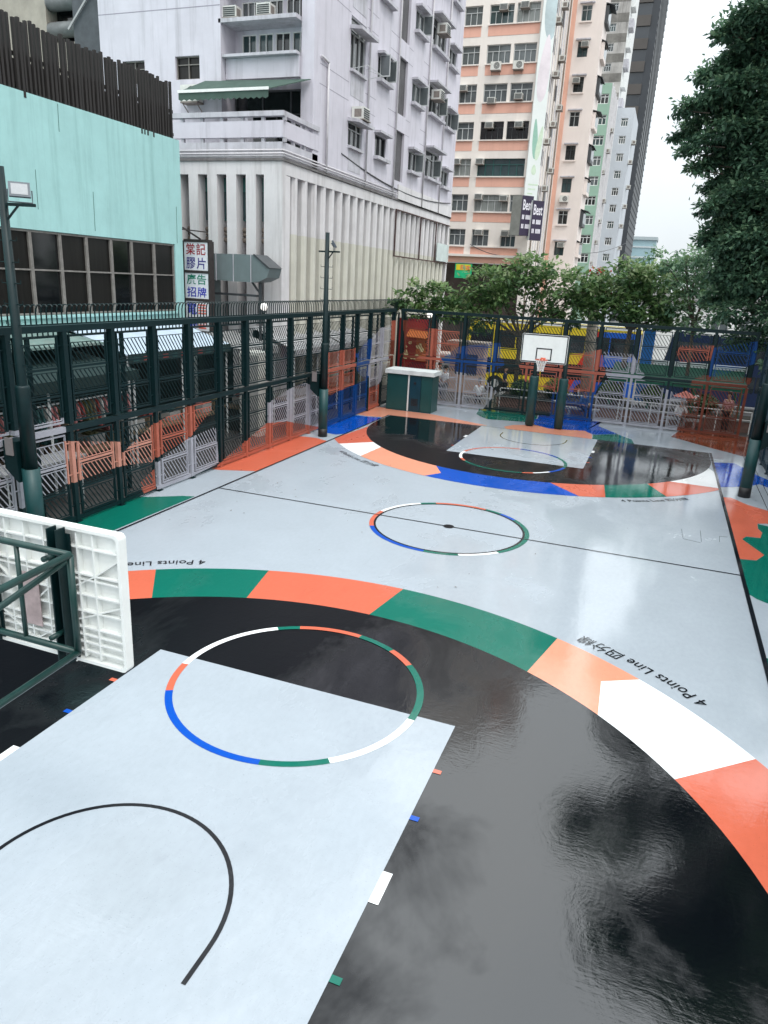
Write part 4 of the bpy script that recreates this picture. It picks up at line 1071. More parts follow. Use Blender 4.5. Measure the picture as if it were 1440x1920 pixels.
# air conditioners on the pink block
row = ['ground', 'first', 'second', 'third', 'fourth', 'fifth', 'sixth']
names = ['lowest', 'second', 'third', 'fourth', 'fifth', 'sixth', 'seventh']
for k, x, kind, dzz in ((5, -12.05, 'split', -1.62), (5, -10.2, 'split', -1.62), (6, -11.8, 'window', -.3), (6, -10.1, 'window', -.25), (4, -9.95, 'window', -1.05), (4, -14.7, 'window', -.3), (3, -12.2, 'window', -.3), (3, -9.7, 'window', -.3), (2, -12.75, 'window', -.25), (2, -14.8, 'window', -.25), (1, -12.6, 'window', -.2), (1, -10.4, 'window', -.3), (0, -12.3, 'window', -.25), (0, -10.0, 'window', -.3), (4, -12.2, 'window', -1.3)):
    z = 12.98 + (k - 1) * FS + dzz
    pos = 'left' if x < -13.5 else 'middle' if x < -11 else 'right'
    ac(kind, (x, YP + (.1 if kind == 'window' else -.02), z), FY, f'{"fan condenser" if kind == "split" else "boxy air conditioner"} {"under" if dzz < -1.5 else "low" if dzz < -1 else "high"} at {names[k]} pink block window row, {pos}')
for k in range(11):
    z = 12.2 + k * 1.75; y = 51.5 + (k * 2.3) % 6
    ac('window', (XP1 + .05, y, z), FX, f'{["lowest", "second lowest", "third lowest", "fourth lowest", "fifth lowest", "middle", "fifth highest", "fourth highest", "third highest", "second highest", "highest"][k]} small air conditioner on the piped side wall of the pink block')

# ------------------------------------------------------------------ cream block
crm = mat('cream_render', (.80, .715, .67), .75, .05, .6, streak=.18, dirt=(.6, .5, .45)); crs = mat('salmon_strip', (.74, .42, .32), .75, .1, .8, streak=.2)
YCR = 60.0
r = thing('cream_block', 'narrow cream pink apartment tower with single windows and a salmon strip at its edge', 'building', (-6.5, YCR, Z0))
b = MB(); wl = []
for k in range(0, 12):
    zt = 9.95 + k * 2.83; wl.append((-7.15, -6.25, zt - 1.25, zt))
facade(b, 1, YCR, -7.62, -5.15, Z0, 46, wl, .2); b.poly([(-5.15, YCR, Z0), (-5.15, 63.4, Z0), (-5.15, 63.4, 46), (-5.15, YCR, 46)]); b.poly([(-5.15, 63.4, Z0), (-8.3, 63.4, Z0), (-8.3, 63.4, 46), (-5.15, 63.4, 46)])
b.build('wall', crm, r)
b = MB(); b.box((-8.3, YCR - .1, Z0), (-7.62, YCR + .5, 46)); b.build('edge_strip', crs, r)
for i, (a, c, e, f) in enumerate(wl):
    window(r, 1, YCR, .19, a, c, e, f, dkf if i % 3 != 1 else alu, R.choice((panes[0], panes[1], panes[5])), 2, .3, .05)
    b = MB(); b.box((a - .2, YCR - .28, f + .08), (c + .2, YCR - .002, f + .18)); b.build('window_canopy', lilw, r)
    if i % 2: b = MB(); b.box((a - .1, YCR - .16, e - .14), (c + .1, YCR - .002, e - .03)); b.build('sill', crm, r)
for i in range(11):
    z = 8.6 + i * 2.83
    b = MB(); b.box((-5.14, 60.5, z), (-4.85, 62.9, z + 1.35)); bw_ = b.build('side_bay', dkf if i % 2 else crm, r)
    b = MB(); b.poly([(-4.845, 60.7, z + .3), (-4.845, 62.7, z + .3), (-4.845, 62.7, z + 1.25), (-4.845, 60.7, z + 1.25)]); b.build('pane', panes[i % 3], bw_)
    b = MB(); b.hexa([(-5.14, 60.4, z + 1.5), (-4.65 + .25 * (i % 3 == 1), 60.4, z + 1.3), (-4.65 + .25 * (i % 3 == 1), 62.9, z + 1.3), (-5.14, 62.9, z + 1.5), (-5.14, 60.4, z + 1.56), (-4.65 + .25 * (i % 3 == 1), 60.4, z + 1.36), (-4.65 + .25 * (i % 3 == 1), 62.9, z + 1.36), (-5.14, 62.9, z + 1.56)]); b.build('side_canopy', dkf, r)
for k, x, dz in ((0, -6.55, -.3), (1, -6.75, 1.0), (6, -6.5, -.3), (5, -6.9, -.35)):
    ac('split' if dz > 0 else 'window', (x, YCR + (0 if dz > 0 else .05), 9.95 + k * 2.83 + dz), FY, f'air conditioner on the cream tower at its {names[k]} single window', .95)

# ------------------------------------------------------------------ further towers
grn = mat('green_wall', (.27, .41, .32), .75, .1, .5, streak=.2); gwh = mat('grey_white_wall', (.52, .55, .59), .75, .06, .3, streak=.15); wth = mat('weathered_wall', (.42, .40, .38), .85, .35, .5, streak=.8, dirt=(.10, .09, .085)); pal = mat('pale_wall', (.74, .75, .74), .75, .1, .5, streak=.3)


def far_block(label, m, y, x0, x1, z1, fs, wx, wh, top, depth=14, band=None, mside=None, frame=whf):
    r = thing('apartment_tower', label, 'tower', ((x0 + x1) / 2, y, Z0))
    hs = []; z = top
    while z > 6 and len(hs) < 60:
        for a, c in wx: hs.append((a, c, z - wh, z))
        z -= fs
    b = MB(); facade(b, 1, y, x0, x1, Z0, z1, hs, .25); b.poly([(x0, y, z1), (x1, y, z1), (x1, y + depth, z1), (x0, y + depth, z1)]); b.build('wall', m, r)
    b = MB(); b.poly([(x1, y, Z0), (x1, y + depth, Z0), (x1, y + depth, z1), (x1, y, z1)]); b.build('side_wall', mside or m, r)
    for a, c, e, f in hs: window(r, 1, y, .24, a, c, e, f, frame, R.choice(panes[:3]), 3 if c - a > 1 else 2, .3, .09)
    if band:
        z = top
        while z > 6:
            b = MB(); b.box((x0, y - .03, z - fs + .15), (x1, y - .004, z - wh - .3)); b.build('spandrel', band, r); z -= fs
    return r


G = far_block('sea green apartment tower with white window bands behind the cream block', grn, 100, -10.4, -7.75, 33.0, 2.62, [(-9.6, -8.0)], 1.25, 31.7, 12, None, pal)
b = MB()
for i in range(6): b.tube([(-7.68, 100.2 + i * 1.9, Z0), (-7.68, 100.2 + i * 1.9, 33)], .09, 6)
b.build('pipe_stack', pipew, G)
GW = far_block('pale grey tower with a single column of small windows near the dark skyscraper', gwh, 112, -9.4, -5.2, 32.4, 2.45, [(-7.0, -5.95)], 1.15, 31.0, 12)
WT = far_block('stained grey concrete tower rising behind the sea green block', wth, 118, -12.0, -8.4, 60, 2.75, [(-11.3, -10.2)], 1.1, 56.5, 14, mside=pal, frame=alu, band=mat('stained_panel_grey', (.19, .18, .165), .9, .5, .6, streak=.6, dirt=(.08, .07, .06)))
for k in range(9):
    b = MB(); z = 34 + k * 2.75; b.box((-8.39, 118.6, z), (-7.7, 121.5, z + 1.2)); b.build('side_bay', pal if k % 2 else lilw, WT)
for k in range(14):
    ac('window', (-8.0 + (k % 2) * .1 if k < 7 else -5.18, 101 + (k % 4) * 2.2 if k < 7 else 113 + (k % 3) * 2, 9.5 + (k % 7) * 3.1), FX, (f'{("lowest", "second lowest", "third lowest", "middle", "third highest", "second highest", "highest")[k % 7]} tiny air conditioner on the {"sea green" if k < 7 else "pale grey"} tower side wall'), 1.3)
dk = mat('dark_curtain_wall', (.03, .036, .044), .25, .15, .2, spec=.8); dks = mat('dark_spandrel', (.075, .066, .06), .5, .2, .2); dkg = mat('dark_side', (.035, .04, .048), .5, .2, .3)
r = thing('dark_skyscraper', 'very tall dark office skyscraper with brown bands, at the far end of the street', 'skyscraper', (-9.5, 160, Z0))
b = MB(); b.box((-26, 160, Z0), (-8.0, 176, 92)); b.build('glazing', dk, r)
b = MB()
for k in range(21): b.box((-26, 159.7, 8 + k * 4.1), (-8.0, 159.98, 9.9 + k * 4.1))
b.build('spandrel', dks, r)
b = MB(); b.box((-7.99, 160, Z0), (-6.6, 188, 92)); b.build('side_wall', dkg, r)
b = MB()
for k in range(64): b.box((-6.59, 160, 6 + k * 1.35), (-6.5, 188, 6.25 + k * 1.35))
b.build('side_fins', mat('fin_grey', (.075, .082, .09), .6), r)
gl2 = mat('blue_glazing', (.30, .43, .47), .2, .25, .15, spec=.8)
r = thing('glass_office_block', 'distant low pale blue glass office building at the end of the street', 'building', (-7, 250, Z0))
b = MB(); b.box((-13.2, 250, Z0), (-2.5, 262, 23.0)); b.build('glazing', gl2, r)
b = MB(); b.box((-13.4, 249.6, 22.4), (-2.3, 262, 23.4)); b.build('roof_edge', mat('far_grey', (.4, .46, .48), .6), r)
for k in range(6):
    b = MB(); b.box((-13.2, 249.8, 4 + k * 3.2), (-2.5, 249.98, 4.5 + k * 3.2)); b.build('floor_band', mat('far_band', (.5, .56, .58), .6) if k == 0 else bpy.data.materials['far_band'], r)
# low white houses seen through the trees on the right
r = thing('pale_low_building', 'pale low building half hidden behind the trees on the right', 'building', (12, 62, Z0))
b = MB(); hs = [(3 + i * 2.6, 4.6 + i * 2.6, 2.2 + j * 3, 3.7 + j * 3) for i in range(12) for j in range(1)]; facade(b, 1, 62, 1.5, 36, Z0, 5.2, hs, .2); b.build('wall', pal, r)
for h in hs: window(r, 1, 62, .19, *h, alu, panes[2], 2, .3, .08)
b = MB(); b.box((1.2, 61.6, 5.2), (36, 70, 5.6)); b.build('roof', concrete, r)

# ================================================================== trees
bark = mat('bark', (.085, .07, .055), .9, .4, 6, bump=.5); barkp = mat('pale_bark', (.30, .27, .23), .9, .4, 5, bump=.4)


def leafmat(name, c, rough=.42):
    m = mat(name, c, rough, .35, 5, spec=.45); t, N, L, b = nt(m)
    tr_ = N.new('ShaderNodeBsdfTranslucent'); src = b.inputs['Base Color'].links[0].from_socket; L.new(src, tr_.inputs['Color'])
    ms = N.new('ShaderNodeMixShader'); ms.inputs[0].default_value = .38; L.new(b.outputs[0], ms.inputs[1]); L.new(tr_.outputs[0], ms.inputs[2]); L.new(ms.outputs[0], N['Material Output'].inputs['Surface'])
    return m


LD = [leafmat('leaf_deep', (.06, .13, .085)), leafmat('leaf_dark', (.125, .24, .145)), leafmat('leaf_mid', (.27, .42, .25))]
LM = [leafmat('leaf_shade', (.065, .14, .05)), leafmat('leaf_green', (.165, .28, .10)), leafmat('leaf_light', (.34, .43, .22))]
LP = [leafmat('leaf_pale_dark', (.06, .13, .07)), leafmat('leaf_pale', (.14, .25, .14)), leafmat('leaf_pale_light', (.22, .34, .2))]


def tree(label, base, fork, blobs, n, ls, mats, bk=bark, tr=.16, dens=.55, droop=.5, name='tree', group=None, flat=.8):
    """base, fork: trunk foot and fork; blobs: (x, y, z, r); n leaves of length ls in clumps over the blobs"""
    r = thing(name, label, 'tree', base, group)
    b = MB(); B = Vector(base); Fk = Vector(fork)
    mid = B.lerp(Fk, .5) + Vector((R.uniform(-.1, .1), R.uniform(-.1, .1), 0))
    b.tube([B, mid, Fk], [tr * 1.25, tr, tr * .85], 9)
    b.build('trunk', bk, r, True)
    lb = MB(); twigs = []
    for (x, y, z, q) in blobs:
        c = Vector((x, y, z)); d = c - Fk
        p1 = Fk + d * .45 + Vector((R.uniform(-.2, .2), R.uniform(-.2, .2), .12 * d.length * .5))
        bw_ = tr if len(blobs) < 30 else tr * (.8 if q > 1.3 else .12)
        if len(blobs) < 30 or q > 1.3: lb.tube([Fk - Vector((0, 0, tr)), p1, c], [bw_ * .55, bw_ * .33, bw_ * .14], 6)
        else: p1 = c + Vector((.5, 0, -.1)); lb.tube([c + Vector((1.0, 0, -.15)), p1, c], [.03, .02, .012], 4)
        for k in range(5):
            t = Vector((R.gauss(0, 1), R.gauss(0, 1), R.gauss(.2, .8))).normalized() * q * .9
            s = c.lerp(p1, R.uniform(0, .5)); lb.tube([s, s.lerp(c + t, .6) + Vector((0, 0, .05)), c + t], [bw_ * .16, bw_ * .1, bw_ * .03], 4); twigs.append(c + t)
    lb.build('branches', bk, r)
    f = MB(); pw = 2 if len(blobs) < 30 else 1.45; tot = sum(q ** pw for *_, q in blobs); zmin = min(z - q for _, _, z, q in blobs); zmax = max(z + q for _, _, z, q in blobs)
    for (x, y, z, q) in blobs:
        m_ = int(n * q ** pw / tot); per = 22; nc = max(3, m_ // per)
        for c_ in range(nc):
            d = Vector((R.gauss(0, 1), R.gauss(0, 1), R.gauss(0, 1))).normalized()
            rr = q * (R.uniform(.35, 1.0) ** dens) * R.uniform(.85, 1.12)
            cc = Vector((x, y, z)) + Vector((d.x, d.y, d.z * flat)) * rr
            cr_ = R.uniform(.12, .2) * (q ** .5) + ls * .3
            out = d
            tone = R.random() * .55 + .45 * (d.z * .5 + .5)  # light from above put into the colour: upper leaves get lighter materials
            for k in range(per):
                o = cc + Vector((R.gauss(0, cr_), R.gauss(0, cr_), R.gauss(0, cr_ * .45)))
                l = ls * R.uniform(.6, 1.25)
                ax = (out * .6 + Vector((R.gauss(0, .7), R.gauss(0, .7), R.gauss(-droop * .5, .45)))).normalized()
                sd_ = ax.cross(Vector((R.gauss(0, .5), R.gauss(0, .5), 1))).normalized() * l * .27
                nn = sd_.cross(ax).normalized() * l * .08
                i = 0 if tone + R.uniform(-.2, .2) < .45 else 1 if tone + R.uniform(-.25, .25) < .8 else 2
                f.poly([o, o + ax * l * .4 + sd_ + nn, o + ax * l, o + ax * l * .45 - sd_ + nn], i)
    f.build('crown', mats, r)
    return r


Zp = -.06
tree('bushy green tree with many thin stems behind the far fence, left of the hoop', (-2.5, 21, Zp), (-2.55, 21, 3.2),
     [(-5.4, 21, 5.0, 1.0), (-4.3, 21.3, 5.6, 1.15), (-3.2, 20.8, 6.0, 1.1), (-2.2, 21.2, 6.3, 1.05), (-1.2, 21, 5.9, 1.1), (-.3, 21.2, 5.5, 1.05), (.4, 21, 5.1, .8), (-5.8, 21.4, 4.3, .8), (-3.6, 21.5, 4.7, 1.0), (-1.6, 21.6, 4.8, 1.0), (-.2, 21.6, 4.5, .8), (-4.8, 21, 3.9, .8), (-3.9, 20.5, 5.2, .8)], 5600, .30, LM, tr=.11)
tree('thin young tree with sparse leafy tips beside the cream fins', (-6.9, 20, Zp), (-6.9, 20, 3.2), [(-8.4, 19.6, 4.7, .45), (-7.8, 19.9, 5.2, .45), (-7.2, 20, 4.6, .5), (-6.6, 20.1, 5.1, .55), (-8.9, 19.4, 4.35, .3), (-6.3, 20.3, 4.2, .6), (-7.6, 20.2, 4.1, .4)], 1300, .30, LM, tr=.06)
tree('leafy green tree right of the far hoop with its trunk behind the fence', (2.6, 21, Zp), (2.6, 21, 4.0),
     [(1.3, 21, 5.5, .9), (2.2, 21, 6.2, .95), (3.2, 21.3, 6.0, .95), (3.9, 21, 5.3, .85), (1.9, 20.7, 4.9, .8), (3.0, 20.8, 5.0, .8), (1.0, 21, 4.7, .6), (3.8, 21.6, 4.4, .7), (2.2, 21.5, 6.7, .6)], 4400, .29, LM, tr=.13)
tree('tall thin dark tree with open branches and a bare stem showing', (5.5, 20.5, Zp), (5.3, 20.5, 4.4), [(5.0, 20.5, 7.3, .55), (4.5, 20.5, 7.0, .4), (3.7, 20.4, 6.9, .35), (5.5, 20.5, 6.6, .55), (4.7, 20.6, 5.9, .6), (5.9, 20.4, 5.6, .7), (4.6, 20.4, 5.0, .5), (6.0, 20.6, 4.8, .6), (5.2, 20.6, 4.3, .5)], 2600, .24, LD[1:] + LM[1:2], tr=.08)
tree('red flowering shrub tree on a pale thick stem behind the hoop', (.75, 24, Zp), (.55, 24, 4.9), [(.5, 24, 5.5, .7), (.1, 24.2, 5.2, .6), (1.1, 23.9, 5.7, .6), (.6, 23.9, 6.3, .45)], 1300, .24, LM[:2] + [leafmat('red_flower', (.55, .03, .03))], bk=barkp, tr=.30)
tree('pale hazy green tree far away in front of the glass block', (2.5, 75, Z0), (2.5, 75, 5), [(2.5, 75, 8, 3.2), (5.5, 76, 7.5, 3.0), (0.5, 77, 7, 2.4), (8, 76, 8.5, 3)], 3500, .55, LP, tr=.3)
big = [(6.9, 17, 10.6, 1.2), (7.4, 17, 12.6, 1.5), (7.8, 16.8, 9.6, 1.7), (7.0, 17.2, 8.6, 1.1), (8.3, 17.2, 7.2, 1.8), (7.1, 17.3, 6.3, 1.1), (8.8, 17, 11.5, 2.0), (8.0, 17, 14.4, 1.3), (7.0, 17.8, 5.1, 1.0), (8.6, 17.6, 5.0, 1.5), (9.6, 17, 9, 2), (10.4, 17.4, 6.4, 2.0), (9.8, 17.4, 13.8, 2), (7.6, 18.2, 4.0, .8), (6.4, 17.6, 7.2, .8), (6.3, 17.4, 9.5, .8), (6.6, 17.2, 11.9, .9),
       (7.5, 15.6, 17.6, 2.2), (5.2, 14.6, 19, 2.2), (9.6, 15, 18, 2.6)]
# boughs: drooping sprays that reach out to the left of the core
for k, (u0, v0, u1, v1) in enumerate(((1356, 70, 1450, 40), (1385, 95, 1460, 70), (1312, 148, 1450, 120), (1345, 140, 1450, 150), (1276, 208, 1440, 170), (1300, 195, 1440, 215), (1268, 256, 1430, 215), (1282, 284, 1440, 250), (1302, 322, 1430, 270), (1322, 360, 1440, 320), (1320, 398, 1440, 370), (1335, 428, 1440, 400), (1316, 452, 1430, 440), (1345, 475, 1440, 455), (1335, 520, 1440, 490), (1330, 560, 1440, 540))):
    yy = 16.7 + (k * .53) % 1.6; a = at(u0, v0, 1, yy); c = at(u1, v1, 1, yy)
    for t, q in ((.02, .26), (.16, .40), (.34, .55), (.56, .75), (.8, .95)):
        p = a.lerp(c, t); big.append((p.x, p.y + R.uniform(-.3, .3), p.z + .35 * math.sin(t * 2.6), q))
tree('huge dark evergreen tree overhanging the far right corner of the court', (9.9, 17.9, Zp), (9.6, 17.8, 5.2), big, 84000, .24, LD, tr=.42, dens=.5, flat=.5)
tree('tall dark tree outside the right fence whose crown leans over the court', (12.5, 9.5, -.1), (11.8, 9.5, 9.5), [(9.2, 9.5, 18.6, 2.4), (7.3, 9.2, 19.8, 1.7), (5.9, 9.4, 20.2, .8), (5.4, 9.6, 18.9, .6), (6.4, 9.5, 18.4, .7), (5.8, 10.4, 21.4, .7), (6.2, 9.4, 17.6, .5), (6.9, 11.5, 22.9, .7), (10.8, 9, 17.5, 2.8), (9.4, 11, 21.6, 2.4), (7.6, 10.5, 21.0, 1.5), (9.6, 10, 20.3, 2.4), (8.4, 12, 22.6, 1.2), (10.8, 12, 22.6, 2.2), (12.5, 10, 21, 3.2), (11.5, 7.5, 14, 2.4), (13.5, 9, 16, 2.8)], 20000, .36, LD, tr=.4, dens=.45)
tree('dense dark tree behind the right fence, half hidden by the huge evergreen', (12.5, 21, -.1), (12.4, 21, 3.5), [(10.5, 20.5, 4.4, 1.6), (12.5, 20, 5.5, 2.2), (11.2, 21, 7.2, 2), (9.3, 21.5, 3.4, 1.2), (14, 20, 8, 2.6)], 7000, .28, LD, tr=.3)

# clipped shrubs and planters behind the far fence
r = thing('hedge', 'dark hedge added outside the right fence to block the bright ground beyond', 'hedge', (9.7, 11, -.1))  # added to darken the view through the right fence
f = MB()
for k in range(9000):
    y = R.uniform(2, 17.4); hh = 2.9 + .5 * math.sin(y * 1.7) + .3 * math.sin(y * 4.1); z = R.uniform(0, 1) ** .8 * hh; x = 9.25 + R.uniform(0, 1) ** 2 * 1.1
    o = Vector((x, y, z)); a = Vector((R.gauss(-.4, .7), R.gauss(0, .8), R.gauss(0, .6))).normalized() * .22; s_ = a.cross(Vector((R.gauss(0, .5), .3, 1))).normalized() * .065
    f.poly([o, o + a * .5 + s_, o + a, o + a * .5 - s_], R.choice((0, 0, 1)))
f.build('foliage', LD[:2], r)
b = MB()
for k in range(14): b.tube([(9.8, 2.5 + k * 1.1, -.1), (9.75, 2.6 + k * 1.1, 2.2)], .035, 5)
b.build('stems', bark, r)
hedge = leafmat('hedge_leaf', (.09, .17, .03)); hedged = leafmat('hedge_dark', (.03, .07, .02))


def shrub(label, c, q, mats, n=900, ls=.09, sq=.85):
    r = thing('shrub', label, 'shrub', (c[0], c[1], Zp))
    b = MB(); b.tube([(c[0], c[1], Zp), (c[0], c[1], c[2] - q * .4)], .05, 6); b.build('stem', bark, r)
    f = MB(); f.ball(c, q * .82, 0, 12, 8, (1, 1, sq), .06)
    for k in range(n):
        d = Vector((R.gauss(0, 1), R.gauss(0, 1), R.gauss(.15, 1))).normalized(); o = Vector(c) + Vector((d.x, d.y, d.z * sq)) * q * R.uniform(.8, 1.02)
        a = Vector((R.gauss(0, 1), R.gauss(0, 1), R.gauss(0, 1))).normalized() * ls; s_ = a.cross(d).normalized() * ls * .4
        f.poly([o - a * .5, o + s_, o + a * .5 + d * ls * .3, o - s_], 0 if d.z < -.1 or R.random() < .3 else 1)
    f.build('foliage', mats, r); return r


shrub('round clipped yellow green bush, left of the pair right of the hoop', (2.2, 19.6, 1.12), .56, [hedged, hedge])
shrub('round clipped yellow green bush, right of the pair right of the hoop', (4.05, 19.6, 1.12), .54, [hedged, hedge])
shrub('dark low shrub between the hoop posts behind the fence', (-.3, 19.6, .95), .62, [hedged, LM[1]])
shrub('low green shrub left of the left hoop post', (-1.9, 19.5, .8), .6, [hedged, LM[1]])
shrub('dark clipped shrub in the planter near the right corner', (6.4, 19.8, .95), .5, [hedged, LD[2]])
brick = mat('planter_brick', (.20, .12, .10), .8, .3, 4)
r = thing('planter', 'long low brick planter with pale coping behind the far fence', 'planter', (3.4, 19.6, Zp))
b = MB(); b.box((-3.0, 18.95, Zp), (8.6, 20.3, .42)); b.build('wall', brick, r)
b = MB(); b.box((-3.05, 18.9, .42), (8.65, 20.35, .5)); b.build('coping', concrete, r)
b = MB(); b.box((-2.8, 19.1, .5), (8.4, 20.15, .53)); o = b.build('soil', mat('planter_soil', (.035, .03, .022), .95, .4, 6), r)
r = thing('railing', 'low white tubular railing in front of the brick planter', 'railing', (3, 18.6, Zp))
for z in (.55, .9):
    b = MB(); b.tube([(-2.8, 18.6, z), (8.2, 18.6, z)], .025, 6); b.build('rail', whf, r)
for i in range(9):
    b = MB(); x = -2.8 + i * 1.375; b.tube([(x, 18.6, Zp), (x, 18.6, .9)], .025, 6); b.build('post', whf, r)
# green pergola
pg = mat('pergola_green', (.008, .11, .065), .5, .2, 4); pgw = mat('fascia_white', (.72, .76, .78), .5, .1, 4)
r = thing('shelter', 'long sitting-out shelter with a ribbed green roof and pale fascia behind the far fence', 'shelter', (5, 20.4, Zp))
b = MB()
for i in range(30):
    y = 19.3 + i * .085; z = 1.75 + i * .017; b.box((2.1, y, z), (7.9, y + .05, z + .07))
b.build('slatted_roof', pg, r)
b = MB(); b.box((3.9, 21.86, 2.22), (8.0, 21.95, 2.52)); b.build('fascia', pgw, r)
for x in (2.2, 3.9, 5.8, 7.7):
    for y in (19.4, 21.7):
        b = MB(); b.tube([(x, y, Zp), (x, y, 1.75 if y < 20 else 2.1)], .06, 8); b.build('column', pg, r)
for y in (19.35, 21.75):
    b = MB(); b.box((2.05, y - .04, 1.64 if y < 20 else 2.06), (7.95, y + .04, 1.74 if y < 20 else 2.16)); b.build('beam', pg, r)
r = thing('blue_column_sign', 'slim bright blue upright signboard behind the far fence, right of the bus', 'sign', (3.45, 23.0, Zp))
b = MB(); b.box((3.2, 22.95, .3), (3.75, 23.1, 3.9)); b.build('board', mat('sign_bright_blue', (.02, .20, .62), .5, .15, 2), r)
b = MB(); b.box((3.44, 22.98, Zp), (3.51, 23.07, .3)); b.build('post', dkf, r)
r = thing('pink_parasol', 'small salmon pink parasol over seats near the right end of the far fence', 'parasol', (5.4, 18.2, Zp))
b = MB(); n = 8
for i in range(n):
    a0, a1 = 2 * math.pi * i / n, 2 * math.pi * (i + 1) / n
    b.poly([(5.4, 18.25, 1.62), (5.4 + .5 * math.cos(a0), 18.25 + .5 * math.sin(a0), 1.36), (5.4 + .5 * math.cos(a1), 18.25 + .5 * math.sin(a1), 1.36)])
b.build('canopy', mat('parasol_pink', (.65, .20, .16), .7), r)
b = MB(); b.tube([(5.4, 18.25, Zp), (5.4, 18.25, 1.6)], .02, 6); b.build('pole', alu, r)
# seats
seatm = mat('bench_grey', (.30, .30, .30), .7, .2, 4)


def bench(label, x, y, wd=1.5):
    r = thing('bench', label, 'bench', (x, y, Zp)); b = MB(); b.box((x - wd / 2, y - .2, .34), (x + wd / 2, y + .2, .42)); b.build('seat', seatm, r)
    for s in (-1, 1): b = MB(); b.box((x + s * (wd / 2 - .2) - .06, y - .17, Zp), (x + s * (wd / 2 - .2) + .06, y + .17, .34)); b.build('leg', seatm, r)


bench('grey bench with a person in blue, behind the right hoop post', 1.15, 18.1)
bench('grey bench with a person in white, behind the white part of the far fence', -3.75, 18.15)
bench('grey bench under the pink parasol', 5.4, 18.55 - .35)

# ================================================================== people
skin = mat('skin', (.46, .27, .19), .55, .08, 10); hairm = mat('hair_black', (.012, .010, .010), .5, .3, 20)


def skinned(name, verts, edges, radii, m, parent, root=0, sub=1):
    me = bpy.data.meshes.new(name); me.from_pydata(verts, edges, []); me.update()
    o = bpy.data.objects.new(name, me); COL.objects.link(o)
    md = o.modifiers.new('skin', 'SKIN'); md.use_smooth_shade = True
    for i, v in enumerate(me.skin_vertices[0].data): v.radius = radii[i] if isinstance(radii[i], tuple) else (radii[i], radii[i]); v.use_root = i == root
    sd_ = o.modifiers.new('sub', 'SUBSURF'); sd_.levels = sub; sd_.render_levels = sub
    bpy.context.view_layer.update()
    nm = bpy.data.meshes.new_from_object(o.evaluated_get(bpy.context.evaluated_depsgraph_get()))
    bpy.data.objects.remove(o); nm.materials.append(m)
    nm.polygons.foreach_set('use_smooth', [True] * len(nm.polygons))
    o = bpy.data.objects.new(name, nm); COL.objects.link(o); o.parent = parent
    return o


